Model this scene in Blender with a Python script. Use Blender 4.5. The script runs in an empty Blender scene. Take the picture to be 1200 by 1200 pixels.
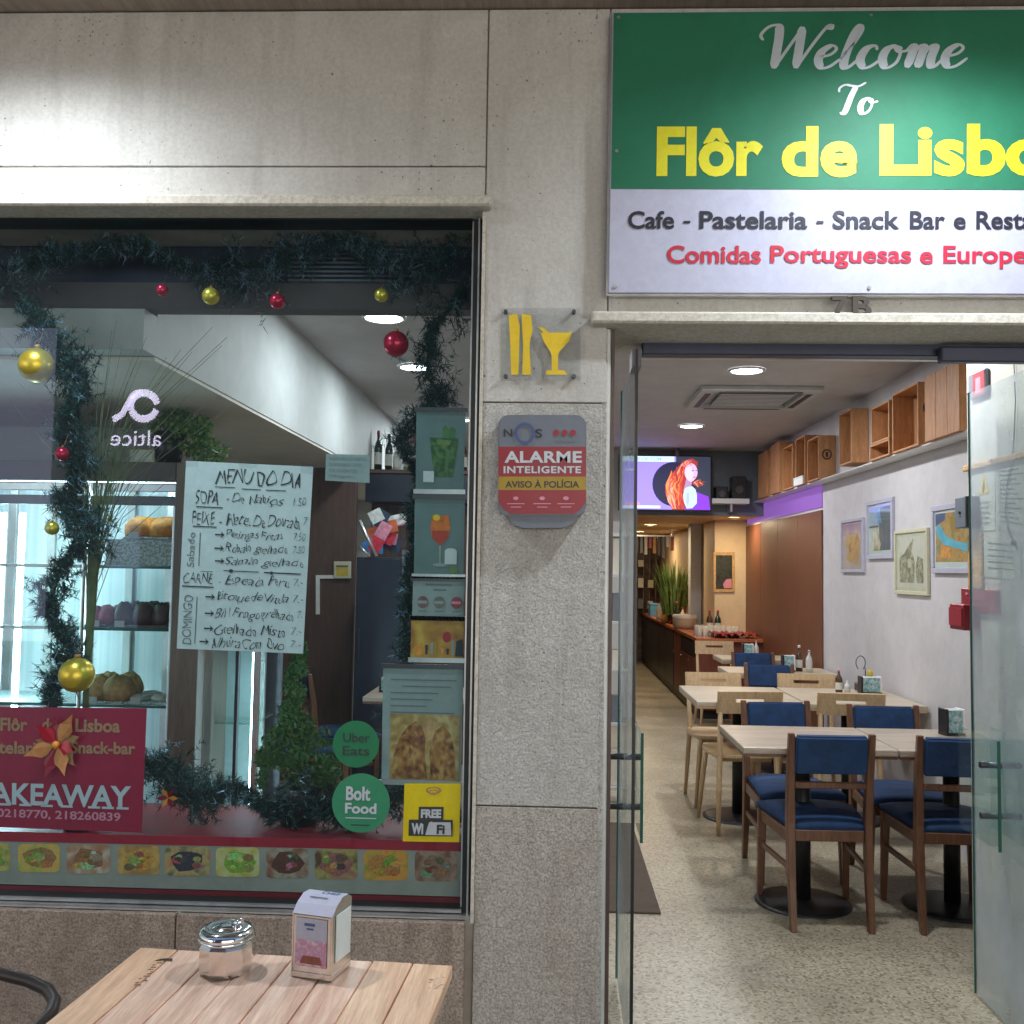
import bpy, bmesh, math, random
import numpy as np
from mathutils import Vector, Matrix, Euler

R = math.radians
sc = bpy.context.scene
COL = sc.collection

# ------------------------------------------------------------------ camera
CAM = Vector((0.0, 0.0, 1.5))
F = 1150.0
_a = Vector((math.cos(R(0.9)), -math.sin(R(0.9)), 0.0))
_d = Vector((45, -68, -F)).normalized()
_a = (_a - _d * _a.dot(_d)).normalized()
_z = _a.cross(_d)
W2C = Matrix((_a, _d, _z)).transposed()
C2W = W2C.transposed()
cd = bpy.data.cameras.new('camera')
cam = bpy.data.objects.new('camera', cd)
COL.objects.link(cam)
cam.matrix_world = Matrix.Translation(CAM) @ C2W.to_4x4()
cd.sensor_width = 36
cd.lens = F / 1200 * 36
cd.clip_start = 0.05
cd.clip_end = 300
sc.camera = cam

# ------------------------------------------------------------------ sky (night street: very dim)
w = bpy.data.worlds.new('World')
sc.world = w
w.use_nodes = True
nt = w.node_tree
sky = nt.nodes.new('ShaderNodeTexSky')
sky.sky_type = 'NISHITA'
sky.sun_disc = False
sky.sun_elevation = R(12)
sky.sun_rotation = R(200)
nt.links.new(sky.outputs[0], nt.nodes['Background'].inputs[0])
nt.nodes['Background'].inputs[1].default_value = 0.15

# ------------------------------------------------------------------ exposure / render
sc.view_settings.view_transform = 'Standard'
sc.view_settings.look = 'None'
sc.view_settings.exposure = 0.48
sc.view_settings.gamma = 1.0
sc.view_settings.use_curve_mapping = False
sc.render.engine = 'CYCLES'
sc.cycles.use_denoising = True
sc.cycles.max_bounces = 8
sc.cycles.diffuse_bounces = 4
sc.cycles.glossy_bounces = 4
sc.cycles.transmission_bounces = 6
sc.cycles.transparent_max_bounces = 16
sc.cycles.sample_clamp_indirect = 4
sc.cycles.caustics_reflective = False
sc.cycles.caustics_refractive = False

# tuning values for seen and added lamps, case tubes and screen
CEIL_W, STREET_W, WARM_W, FRIDGE_E, TV_E = 17.0, 84.0, 10.0, 24.0, 1.0

# ------------------------------------------------------------------ geometry helpers
def P(px, py, Y):
    d = C2W @ Vector((px - 600, 600 - py, -F))
    return CAM + d * (Y / d.y)
def PX(px, py, X):
    d = C2W @ Vector((px - 600, 600 - py, -F))
    return CAM + d * (X / d.x)
def PZ(px, py, z):
    d = C2W @ Vector((px - 600, 600 - py, -F))
    return CAM + d * ((z - CAM.z) / d.z)

def setprops(o, label=None, cat=None, group=None, kind=None):
    if label: o['label'] = label
    if cat: o['category'] = cat
    if group: o['group'] = group
    if kind: o['kind'] = kind
    return o
def thing(name, label, cat, loc=(0, 0, 0), group=None, rz=0):
    o = bpy.data.objects.new(name, None)
    o.empty_display_size = 0.1
    o.location = loc
    o.rotation_euler = (0, 0, rz)
    COL.objects.link(o)
    o['_m'] = 1
    del o['_m']
    return setprops(o, label, cat, group)
def dup(root, loc, rz, label, group=None):
    r = root.copy(); COL.objects.link(r)
    r.location = loc; r.rotation_euler = (0, 0, rz); r['label'] = label
    if group: r['group'] = group
    for ch in list(root.children):
        c = ch.copy(); COL.objects.link(c); c.parent = r
        for g in list(ch.children):
            e = g.copy(); COL.objects.link(e); e.parent = c
    return r
def local_of(parent):
    m = Matrix.Identity(4)
    chain = []
    p = parent
    while p is not None:
        chain.append(p); p = p.parent
    for p in reversed(chain):
        m = m @ (Matrix.Translation(p.location) @ p.rotation_euler.to_matrix().to_4x4())
    return m.inverted()

class MB:
    def __init__(s): s.v = []; s.f = []; s.m = []; s.s = []
    def add(s, vs, fs, m=0, smooth=False):
        o = len(s.v)
        s.v += [tuple(v) for v in vs]
        for f in fs:
            s.f.append([i + o for i in f]); s.m.append(m); s.s.append(smooth)
        return s
    def box(s, x0, x1, y0, y1, z0, z1, m=0, mat=None):
        vs = [Vector((x, y, z)) for z in (z0, z1) for y in (y0, y1) for x in (x0, x1)]
        if mat: vs = [mat @ v for v in vs]
        return s.add(vs, [(0, 2, 3, 1), (4, 5, 7, 6), (0, 1, 5, 4), (2, 6, 7, 3), (0, 4, 6, 2), (1, 3, 7, 5)], m)
    def ring(s, c, ax, r, n):
        ax = Vector(ax).normalized()
        u = ax.orthogonal().normalized(); w_ = ax.cross(u)
        return [Vector(c) + (u * math.cos(2 * math.pi * i / n) + w_ * math.sin(2 * math.pi * i / n)) * r for i in range(n)]
    def cyl(s, p0, p1, r0, r1=None, n=12, m=0, smooth=True):
        r1 = r0 if r1 is None else r1
        ax = Vector(p1) - Vector(p0)
        a = s.ring(p0, ax, r0, n); b = s.ring(p1, ax, r1, n)
        fs = [(i, (i + 1) % n, n + (i + 1) % n, n + i) for i in range(n)]
        s.add(a + b, fs, m, smooth)
        s.add(a, [tuple(range(n))[::-1]], m); s.add(b, [tuple(range(n))], m)
        return s
    def tube(s, pts, r, n=8, m=0):
        pts = [Vector(p) for p in pts]
        rs = r if isinstance(r, (list, tuple)) else [r] * len(pts)
        rings = []
        u = None
        for i, p in enumerate(pts):
            t = (pts[min(i + 1, len(pts) - 1)] - pts[max(i - 1, 0)]).normalized()
            if u is None: u = t.orthogonal().normalized()
            u = (u - t * u.dot(t)).normalized(); w_ = t.cross(u)
            rings.append([p + (u * math.cos(2 * math.pi * k / n) + w_ * math.sin(2 * math.pi * k / n)) * rs[i] for k in range(n)])
        vs = [v for q in rings for v in q]
        fs = []
        for i in range(len(pts) - 1):
            for k in range(n):
                fs.append((i * n + k, i * n + (k + 1) % n, (i + 1) * n + (k + 1) % n, (i + 1) * n + k))
        s.add(vs, fs, m, True)
        s.add(rings[0], [tuple(range(n))[::-1]], m); s.add(rings[-1], [tuple(range(n))], m)
        return s
    def lathe(s, prof, c=(0, 0, 0), n=20, m=0, smooth=True, phase=0):
        c = Vector(c); vs = []; fs = []
        for r, z in prof:
            for k in range(n):
                a = 2 * math.pi * k / n + phase
                vs.append(c + Vector((r * math.cos(a), r * math.sin(a), z)))
        for i in range(len(prof) - 1):
            for k in range(n):
                fs.append((i * n + k, i * n + (k + 1) % n, (i + 1) * n + (k + 1) % n, (i + 1) * n + k))
        s.add(vs, fs, m, smooth)
        return s
    def poly(s, pts, m=0): return s.add(pts, [tuple(range(len(pts)))], m)
    def prism(s, pts, ext, m=0):
        n = len(pts); ext = Vector(ext); pts = [Vector(p) for p in pts]
        fs = [tuple(range(n)), tuple(range(2 * n - 1, n - 1, -1))] + [(i, n + i, n + (i + 1) % n, (i + 1) % n) for i in range(n)]
        return s.add(pts + [p + ext for p in pts], fs, m)
    def build(s, name, mats, parent=None, bev=0, seg=1, fix=True):
        me = bpy.data.meshes.new(name)
        me.from_pydata(s.v, [], s.f)
        if not isinstance(mats, (list, tuple)): mats = [mats]
        for q in mats: me.materials.append(q)
        me.polygons.foreach_set('material_index', s.m)
        me.polygons.foreach_set('use_smooth', s.s)
        if fix or bev:
            bm = bmesh.new(); bm.from_mesh(me)
            bmesh.ops.remove_doubles(bm, verts=bm.verts, dist=1e-5)
            bmesh.ops.recalc_face_normals(bm, faces=bm.faces)
            if bev:
                es = [e for e in bm.edges if len(e.link_faces) == 2 and e.calc_face_angle(0) > 0.6]
                bmesh.ops.bevel(bm, geom=es, offset=bev, segments=seg, affect='EDGES', clamp_overlap=True)
            bm.to_mesh(me); bm.free()
        o = bpy.data.objects.new(name, me); COL.objects.link(o)
        if parent is not None:
            me.transform(local_of(parent)); o.parent = parent
        return o
def bx(name, x0, x1, y0, y1, z0, z1, m, parent=None, bev=0, seg=1):
    return MB().box(x0, x1, y0, y1, z0, z1).build(name, m, parent, bev, seg)
def struct(o):
    o['kind'] = 'structure'; return o

# flat print on a quad: Q = (top left, top right, bottom right, bottom left) seen by the reader
def quad_px(x0, y0, x1, y1, Y): return (P(x0, y0, Y), P(x1, y0, Y), P(x1, y1, Y), P(x0, y1, Y))
def uvp(Q, u, v, lift=0.0):
    a, b, c, d = Q
    p = (a * (1 - u) + b * u) * (1 - v) + (d * (1 - u) + c * u) * v
    if lift:
        n = (d - a).cross(b - a).normalized()
        p = p + n * lift
    return p
class Art:
    """layers of flat colour printed on a quad, each a hair proud of the one below"""
    def __init__(s, Q, base=0.0008): s.Q = Q; s.k = base; s.mb = MB(); s.mats = []
    def mi(s, m):
        if m not in s.mats: s.mats.append(m)
        return s.mats.index(m)
    def poly(s, pts, m, step=True):
        if step: s.k += 0.0004
        s.mb.poly([uvp(s.Q, u, v, s.k) for u, v in pts], s.mi(m)); return s
    def rect(s, u0, v0, u1, v1, m, step=True): return s.poly([(u0, v0), (u1, v0), (u1, v1), (u0, v1)], m, step)
    def disc(s, u, v, ru, rv, m, n=24, step=True):
        return s.poly([(u + ru * math.cos(2 * math.pi * i / n), v + rv * math.sin(2 * math.pi * i / n)) for i in range(n)], m, step)
    def ring(s, u, v, ru, rv, t, m, n=28):
        s.k += 0.0004
        for i in range(n):
            a, b = 2 * math.pi * i / n, 2 * math.pi * (i + 1) / n
            s.mb.poly([uvp(s.Q, u + ru * q * math.cos(x), v + rv * q * math.sin(x), s.k) for x, q in ((a, 1), (b, 1), (b, t), (a, t))], s.mi(m))
        return s
    def build(s, name, parent): return s.mb.build(name, s.mats, parent, fix=False)

_tc = {}
def text_mesh(txt, off, shear=0.0, space=1.0):
    k = (txt, off, shear, space)
    if k in _tc: return _tc[k]
    c = bpy.data.curves.new('t', 'FONT'); c.body = txt; c.size = 1; c.offset = off; c.shear = shear
    c.space_character = space; c.resolution_u = 4
    o = bpy.data.objects.new('t', c); COL.objects.link(o)
    bpy.context.view_layer.update()
    me = bpy.data.meshes.new_from_object(o)
    vs = [v.co.copy() for v in me.vertices]; fs = [tuple(p.vertices) for p in me.polygons]
    bpy.data.objects.remove(o); bpy.data.curves.remove(c); bpy.data.meshes.remove(me)
    _tc[k] = (vs, fs)
    return vs, fs
def letters(name, txt, Q, rect, m, parent, off=0.02, shear=0.0, depth=0.0, lift=0.0016, hand=0.0, seed=0, space=1.0):
    """text scaled into rect (u0,v0,u1,v1) of quad Q"""
    vs, fs = text_mesh(txt, off, shear, space)
    xs = [v.x for v in vs]; ys = [v.y for v in vs]
    x0, x1, y0, y1 = min(xs), max(xs), min(ys), max(ys)
    u0, v0, u1, v1 = rect
    rg = random.Random(seed); ph = [rg.uniform(0, 6) for _ in range(4)]
    out = []
    for v in vs:
        a = (v.x - x0) / (x1 - x0); b = (v.y - y0) / (y1 - y0)
        if hand:
            a += hand * 0.02 * math.sin(a * 31 + b * 3 + ph[0]); b += hand * (0.09 * math.sin(a * 13 + ph[1]) + 0.04 * math.sin(a * 37 + ph[2]))
        out.append((u0 + (u1 - u0) * a, v1 - (v1 - v0) * b))
    mb = MB()
    front = [uvp(Q, a, b, lift + depth) for a, b in out]
    mb.add(front, fs)
    if depth:
        back = [uvp(Q, a, b, lift) for a, b in out]
        cnt = {}
        for f in fs:
            for i in range(len(f)):
                e = (f[i], f[(i + 1) % len(f)]); cnt[e] = cnt.get(e, 0) + 1
        side = [(a, b) for (a, b) in cnt if (b, a) not in cnt]
        base = len(mb.v); mb.v += [tuple(p) for p in back]
        for a, b in side:
            mb.f.append([a, base + a, base + b, b]); mb.m.append(0); mb.s.append(False)
    return mb.build(name, m, parent, fix=False)

# ------------------------------------------------------------------ materials
def newmat(name):
    m = bpy.data.materials.new(name); m.use_nodes = True
    n = m.node_tree.nodes; b = n['Principled BSDF']
    return m, n, m.node_tree.links, b
def c4(c): return (c[0], c[1], c[2], 1.0)
def pm(name, col, rough=0.5, metal=0.0, var=0.10, vs=9.0, bump=0.0, bs=120.0, col2=None, stretch=(1, 1, 1), spec=0.5, coat=0.0, detail=5.0, sharp=False, wear=0.10):
    m, n, l, b = newmat(name)
    tc = n.new('ShaderNodeTexCoord'); mp = n.new('ShaderNodeMapping'); mp.inputs['Scale'].default_value = stretch
    l.new(tc.outputs['Object'], mp.inputs[0])
    no = n.new('ShaderNodeTexNoise'); no.inputs['Scale'].default_value = vs; no.inputs['Detail'].default_value = detail
    l.new(mp.outputs[0], no.inputs['Vector'])
    rp = n.new('ShaderNodeValToRGB')
    rp.color_ramp.elements[0].position = 0.45 if sharp else 0.3; rp.color_ramp.elements[1].position = 0.55 if sharp else 0.7
    if col2 is None:
        a = [max(0, x * (1 - var)) for x in col]; c = [min(1, x * (1 + var)) for x in col]
    else: a, c = col, col2
    rp.color_ramp.elements[0].color = c4(a); rp.color_ramp.elements[1].color = c4(c)
    l.new(no.outputs[0], rp.inputs[0])
    wn = n.new('ShaderNodeTexNoise'); wn.inputs['Scale'].default_value = vs * 3.3 + 1.3; wn.inputs['Detail'].default_value = 9; wn.inputs['Roughness'].default_value = 0.72; wn.inputs['Distortion'].default_value = 0.4
    l.new(mp.outputs[0], wn.inputs['Vector'])
    wr = n.new('ShaderNodeMapRange'); wr.inputs['From Min'].default_value = 0.32; wr.inputs['From Max'].default_value = 0.62; wr.inputs['To Min'].default_value = 1 - wear; wr.inputs['To Max'].default_value = 1 + wear * 0.3
    l.new(wn.outputs[0], wr.inputs[0])
    sm = n.new('ShaderNodeVectorMath'); sm.operation = 'SCALE'; l.new(rp.outputs[0], sm.inputs[0]); l.new(wr.outputs[0], sm.inputs['Scale'])
    l.new(sm.outputs[0], b.inputs['Base Color'])
    b.inputs['Metallic'].default_value = metal
    mr = n.new('ShaderNodeMapRange'); mr.inputs['To Min'].default_value = max(0.02, rough - 0.07); mr.inputs['To Max'].default_value = min(1, rough + 0.07)
    l.new(no.outputs[0], mr.inputs['Value']); l.new(mr.outputs[0], b.inputs['Roughness'])
    b.inputs['Specular IOR Level'].default_value = spec
    if coat: b.inputs['Coat Weight'].default_value = coat; b.inputs['Coat Roughness'].default_value = 0.08
    if bump:
        n2 = n.new('ShaderNodeTexNoise'); n2.inputs['Scale'].default_value = bs; n2.inputs['Detail'].default_value = 4
        l.new(mp.outputs[0], n2.inputs['Vector'])
        bu = n.new('ShaderNodeBump'); bu.inputs['Strength'].default_value = bump; bu.inputs['Distance'].default_value = 0.004
        l.new(n2.outputs[0], bu.inputs['Height']); l.new(bu.outputs[0], b.inputs['Normal'])
    return m
def emit(name, col, s):
    m, n, l, b = newmat(name)
    b.inputs['Base Color'].default_value = c4([x * 0.5 for x in col]); b.inputs['Emission Color'].default_value = c4(col); b.inputs['Emission Strength'].default_value = s
    return m
def wood(name, c1, c2, rough=0.45, stretch=(14, 1.2, 14), vs=3.0, bump=0.15, coat=0.0):
    return pm(name, c1, rough, col2=c2, stretch=stretch, vs=vs, bump=bump, bs=20, detail=8, coat=coat, wear=0.26)
def glassy(name, tint=(0.93, 0.97, 0.95), rough=0.0, ior=1.45, haze=0.0):
    m, n, l, b = newmat(name); n.remove(b)
    out = n['Material Output']
    tr = n.new('ShaderNodeBsdfTransparent'); tr.inputs[0].default_value = c4(tint)
    gl = n.new('ShaderNodeBsdfGlossy'); gl.inputs['Roughness'].default_value = rough; gl.inputs['Color'].default_value = (1, 1, 1, 1)
    fr = n.new('ShaderNodeFresnel')
    ge = n.new('ShaderNodeNewGeometry'); im = n.new('ShaderNodeMapRange')      # same reflectance from both sides of the sheet
    im.inputs['To Min'].default_value = ior; im.inputs['To Max'].default_value = 1 / ior
    l.new(ge.outputs['Backfacing'], im.inputs[0]); l.new(im.outputs[0], fr.inputs['IOR'])
    mx = n.new('ShaderNodeMixShader')
    l.new(fr.outputs[0], mx.inputs[0]); l.new(tr.outputs[0], mx.inputs[1]); l.new(gl.outputs[0], mx.inputs[2])
    last = mx
    if haze:
        tcn = n.new('ShaderNodeTexCoord'); nz = n.new('ShaderNodeTexNoise'); nz.inputs['Scale'].default_value = 2.5; nz.inputs['Detail'].default_value = 6
        l.new(tcn.outputs['Object'], nz.inputs['Vector'])
        mr = n.new('ShaderNodeMapRange'); mr.inputs['From Min'].default_value = 0.3; mr.inputs['From Max'].default_value = 0.75; mr.inputs['To Min'].default_value = haze * 0.5; mr.inputs['To Max'].default_value = haze * 1.5
        l.new(nz.outputs[0], mr.inputs[0])
        df = n.new('ShaderNodeBsdfDiffuse'); df.inputs[0].default_value = (0.56, 0.63, 0.72, 1)
        m2 = n.new('ShaderNodeMixShader'); l.new(mr.outputs[0], m2.inputs[0]); l.new(mx.outputs[0], m2.inputs[1]); l.new(df.outputs[0], m2.inputs[2]); last = m2
    l.new(last.outputs[0], out.inputs[0])
    return m
def stone(name, c1, c2, pit=0.5, bump=0.6, gs=170.0, dirt=(0.20, 0.17, 0.14), dirt_amt=0.35, rough_amt=1.0):
    """coarse cast stone: mixed grains, lumps, open pits, wandering stains and drip marks"""
    m, n, l, b = newmat(name)
    tc = n.new('ShaderNodeTexCoord')
    def noise(sc_, det=3, ro=0.6, di=0.0, scale=None):
        q = n.new('ShaderNodeTexNoise'); q.inputs['Scale'].default_value = sc_; q.inputs['Detail'].default_value = det; q.inputs['Roughness'].default_value = ro; q.inputs['Distortion'].default_value = di
        if scale:
            mp = n.new('ShaderNodeMapping'); mp.inputs['Scale'].default_value = scale; l.new(tc.outputs['Object'], mp.inputs[0]); l.new(mp.outputs[0], q.inputs['Vector'])
        else: l.new(tc.outputs['Object'], q.inputs['Vector'])
        return q
    def mrange(src, a, b_, lo, hi):
        q = n.new('ShaderNodeMapRange'); q.inputs['From Min'].default_value = a; q.inputs['From Max'].default_value = b_; q.inputs['To Min'].default_value = lo; q.inputs['To Max'].default_value = hi
        l.new(src, q.inputs[0]); return q
    def mixc(fac, a, col):
        q = n.new('ShaderNodeMix'); q.data_type = 'RGBA'; l.new(fac, q.inputs[0]); l.new(a, q.inputs[6]); q.inputs[7].default_value = c4(col); return q.outputs[2]
    g = noise(gs, 4, 0.75); g2 = noise(gs * 0.27, 5, 0.7, 0.8)
    mxg = n.new('ShaderNodeMath'); mxg.operation = 'MULTIPLY_ADD'; l.new(g2.outputs[0], mxg.inputs[0]); mxg.inputs[1].default_value = 0.35; l.new(g.outputs[0], mxg.inputs[2])
    rp = n.new('ShaderNodeValToRGB'); rp.color_ramp.elements[0].position = 0.57; rp.color_ramp.elements[1].position = 0.77
    rp.color_ramp.elements[0].color = c4(c1); rp.color_ramp.elements[1].color = c4(c2); l.new(mxg.outputs[0], rp.inputs[0])
    col = rp.outputs[0]
    s1 = noise(1.9, 9, 0.68, 0.9); col = mixc(mrange(s1.outputs[0], 0.46, 0.74, 0, dirt_amt).outputs[0], col, dirt)
    s2 = noise(3.0, 6, 0.6, 0.3, (3.2, 3.2, 0.35)); col = mixc(mrange(s2.outputs[0], 0.52, 0.74, 0, dirt_amt * 0.9).outputs[0], col, [x * 0.75 for x in dirt])
    s3 = noise(0.9, 4, 0.6); col = mixc(mrange(s3.outputs[0], 0.5, 0.75, 0, 0.25).outputs[0], col, (0.42, 0.43, 0.40))
    v = noise(82, 2, 0.5); cl = noise(2.7, 4, 0.6)
    ad = n.new('ShaderNodeMath'); ad.operation = 'MULTIPLY_ADD'; l.new(cl.outputs[0], ad.inputs[0]); ad.inputs[1].default_value = 0.38; l.new(v.outputs[0], ad.inputs[2])
    pr = mrange(ad.outputs[0], 0.88, 0.94, 0, pit); col = mixc(pr.outputs[0], col, (0.07, 0.06, 0.05))
    l.new(col, b.inputs['Base Color']); b.inputs['Roughness'].default_value = 0.85
    lump = noise(44, 5, 0.65, 0.8)
    h = n.new('ShaderNodeMath'); h.operation = 'MULTIPLY_ADD'; l.new(lump.outputs[0], h.inputs[0]); h.inputs[1].default_value = 2.2 * rough_amt; l.new(mxg.outputs[0], h.inputs[2])
    sb = n.new('ShaderNodeMath'); sb.operation = 'SUBTRACT'; l.new(h.outputs[0], sb.inputs[0]); l.new(pr.outputs[0], sb.inputs[1])
    bu = n.new('ShaderNodeBump'); bu.inputs['Strength'].default_value = bump; bu.inputs['Distance'].default_value = 0.006
    l.new(sb.outputs[0], bu.inputs['Height']); l.new(bu.outputs[0], b.inputs['Normal'])
    return m
def terrazzo(name):
    m, n, l, b = newmat(name)
    tc = n.new('ShaderNodeTexCoord')
    v = n.new('ShaderNodeTexVoronoi'); v.inputs['Scale'].default_value = 105; l.new(tc.outputs['Object'], v.inputs['Vector'])
    rp = n.new('ShaderNodeValToRGB'); rp.color_ramp.interpolation = 'CONSTANT'
    e = rp.color_ramp.elements; e[0].color = (0.42, 0.375, 0.275, 1); e[1].position = 0.45; e[1].color = (0.48, 0.43, 0.32, 1)
    for p_, c_ in ((0.66, (0.24, 0.215, 0.155, 1)), (0.76, (0.52, 0.475, 0.37, 1)), (0.86, (0.33, 0.27, 0.185, 1))):
        q = e.new(p_); q.color = c_
    sp = n.new('ShaderNodeSeparateColor'); l.new(v.outputs['Color'], sp.inputs[0]); l.new(sp.outputs[0], rp.inputs[0])
    no = n.new('ShaderNodeTexNoise'); no.inputs['Scale'].default_value = 1.7; no.inputs['Detail'].default_value = 7; l.new(tc.outputs['Object'], no.inputs['Vector'])
    mr = n.new('ShaderNodeMapRange'); mr.inputs['From Min'].default_value = 0.3; mr.inputs['From Max'].default_value = 0.7; mr.inputs['To Min'].default_value = 0.70; mr.inputs['To Max'].default_value = 1.10
    l.new(no.outputs[0], mr.inputs[0])
    mx = n.new('ShaderNodeVectorMath'); mx.operation = 'SCALE'; l.new(rp.outputs[0], mx.inputs[0]); l.new(mr.outputs[0], mx.inputs['Scale'])
    l.new(mx.outputs[0], b.inputs['Base Color'])
    m3 = n.new('ShaderNodeMapRange'); m3.inputs['To Min'].default_value = 0.18; m3.inputs['To Max'].default_value = 0.5; l.new(no.outputs[0], m3.inputs[0]); l.new(m3.outputs[0], b.inputs['Roughness'])
    return m
def photo(name, cols, seed, scale=14.0, rough=0.35, stretch=(1, 1, 1), dist=0.5):
    """a printed picture: blotches of several colours"""
    m, n, l, b = newmat(name)
    tc = n.new('ShaderNodeTexCoord'); mp = n.new('ShaderNodeMapping'); mp.inputs['Location'].default_value = (seed * 3.7, seed * 1.3, seed * 2.1)
    mp.inputs['Scale'].default_value = stretch
    l.new(tc.outputs['Object'], mp.inputs[0])
    no = n.new('ShaderNodeTexNoise'); no.inputs['Scale'].default_value = scale; no.inputs['Detail'].default_value = 5; no.inputs['Distortion'].default_value = dist
    l.new(mp.outputs[0], no.inputs['Vector'])
    vo = n.new('ShaderNodeTexVoronoi'); vo.inputs['Scale'].default_value = scale * 2.2; l.new(mp.outputs[0], vo.inputs['Vector'])
    ad = n.new('ShaderNodeMath'); ad.operation = 'MULTIPLY_ADD'; l.new(vo.outputs[0], ad.inputs[0]); ad.inputs[1].default_value = 0.25; l.new(no.outputs[0], ad.inputs[2])
    rp = n.new('ShaderNodeValToRGB'); e = rp.color_ramp.elements
    k = len(cols)
    e[0].position = 0.4; e[0].color = c4(cols[0]); e[1].position = 0.78; e[1].color = c4(cols[-1])
    for i in range(1, k - 1):
        q = e.new(0.4 + 0.38 * i / (k - 1)); q.color = c4(cols[i])
    l.new(ad.outputs[0], rp.inputs[0]); l.new(rp.outputs[0], b.inputs['Base Color']); b.inputs['Roughness'].default_value = rough
    return m

M = {}
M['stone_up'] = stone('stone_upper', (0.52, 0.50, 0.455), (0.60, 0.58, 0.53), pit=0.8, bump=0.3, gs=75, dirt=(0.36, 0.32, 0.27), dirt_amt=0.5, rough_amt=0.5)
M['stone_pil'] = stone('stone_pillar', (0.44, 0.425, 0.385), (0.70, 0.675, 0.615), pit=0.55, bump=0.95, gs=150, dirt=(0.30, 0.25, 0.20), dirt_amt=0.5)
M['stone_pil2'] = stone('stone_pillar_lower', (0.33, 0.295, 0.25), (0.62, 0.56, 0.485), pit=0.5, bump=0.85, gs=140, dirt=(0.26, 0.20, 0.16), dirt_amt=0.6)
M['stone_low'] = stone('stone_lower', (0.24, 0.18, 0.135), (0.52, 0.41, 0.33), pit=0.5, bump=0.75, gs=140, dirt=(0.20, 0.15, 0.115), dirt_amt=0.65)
M['ledge'] = stone('stone_ledge', (0.50, 0.46, 0.38), (0.66, 0.62, 0.53), pit=0.4, bump=0.2, gs=70, dirt=(0.42, 0.36, 0.28))
M['joint'] = pm('joint_mortar', (0.40, 0.36, 0.30), 0.9, bump=0.4)
M['soffit'] = wood('soffit_board', (0.30, 0.24, 0.19), (0.40, 0.33, 0.27), rough=0.6)
M['black_metal'] = pm('dark_green_black_frame', (0.018, 0.026, 0.026), 0.35, 0.2)
M['alu'] = pm('aluminium', (0.62, 0.63, 0.63), 0.32, 0.9)
M['jamb_metal'] = pm('painted_jamb', (0.55, 0.56, 0.52), 0.4, 0.3)
M['chrome'] = pm('chrome', (0.85, 0.85, 0.86), 0.12, 1.0, var=0.03)
M['steel_dark'] = pm('dark_steel', (0.10, 0.10, 0.11), 0.35, 0.8)
M['rail'] = pm('dark_blue_rail', (0.05, 0.055, 0.09), 0.4, 0.4)
M['glass'] = glassy('window_glass', (0.80, 0.92, 0.94), haze=0.011)
M['glass_clear'] = glassy('clear_glass', (0.95, 0.98, 0.97))
M['glass_door'] = glassy('door_glass', (0.90, 0.95, 0.925), ior=1.32, haze=0.36)
M['glass_edge'] = pm('glass_edge_green', (0.02, 0.10, 0.07), 0.1, spec=0.8)
M['glass_green'] = glassy('green_plate_glass', (0.74, 0.88, 0.82), haze=0.05)
M['acrylic'] = glassy('clear_acrylic', (0.93, 0.94, 0.94), rough=0.05, ior=1.25, haze=0.025)
M['wall'] = pm('painted_wall', (0.60, 0.58, 0.60), 0.55, var=0.05, vs=2.0, bump=0.05, bs=60)
M['wall_white'] = pm('white_paint', (0.52, 0.53, 0.52), 0.6, var=0.05, vs=1.5, bump=0.04)
M['wall_block'] = pm('grey_cream_paint', (0.56, 0.56, 0.50), 0.45, var=0.06, vs=1.6)
M['ceiling'] = pm('ceiling_paint', (0.52, 0.50, 0.50), 0.7, var=0.04, vs=1.2)
M['soffit_grey'] = pm('grey_beige_board', (0.72, 0.67, 0.59), 0.6, var=0.06, vs=1.5)
M['beige'] = pm('warm_beige_paint', (0.74, 0.58, 0.36), 0.55, var=0.05, vs=2)
M['terrazzo'] = terrazzo('terrazzo')
M['paving'] = pm('pavement', (0.22, 0.21, 0.20), 0.85, bump=0.5, vs=5)
M['copper'] = wood('copper_brown_panel', (0.15, 0.052, 0.026), (0.22, 0.080, 0.040), rough=0.45, stretch=(12, 12, 1), vs=2.5)
M['header_brown'] = pm('header_board', (0.10, 0.085, 0.085), 0.5, vs=3)
M['brown_dark'] = wood('dark_brown_laminate', (0.085, 0.05, 0.04), (0.12, 0.07, 0.055), rough=0.4, stretch=(10, 10, 1))
M['fridge_brown'] = wood('brown_case_frame', (0.15, 0.11, 0.085), (0.21, 0.155, 0.12), rough=0.4, stretch=(10, 10, 1))
M['navy'] = pm('dark_navy_cabinet', (0.018, 0.026, 0.045), 0.35)
M['black'] = pm('black_plastic', (0.015, 0.015, 0.017), 0.4)
M['white'] = pm('white_plastic', (0.75, 0.75, 0.73), 0.4, var=0.03)
M['cream'] = pm('cream_plastic', (0.60, 0.58, 0.42), 0.4, var=0.03)
M['paper'] = pm('paper', (0.60, 0.66, 0.65), 0.7, var=0.05, vs=6)
M['paper_grey'] = pm('greyish_paper', (0.28, 0.345, 0.33), 0.6, var=0.06, vs=8)
M['paper_teal'] = pm('pale_teal_poster', (0.13, 0.205, 0.20), 0.3, var=0.15, vs=5)
M['ink'] = pm('ink_black', (0.03, 0.035, 0.04), 0.6, var=0.02)
M['ink_blue'] = pm('ink_blue', (0.06, 0.09, 0.22), 0.5, var=0.02)
M['ink_grey'] = pm('ink_grey', (0.16, 0.19, 0.20), 0.6, var=0.02)
M['sign_green'] = pm('sign_green', (0.020, 0.175, 0.090), 0.6, var=0.05, vs=1.2, spec=.35, wear=.16)
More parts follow.
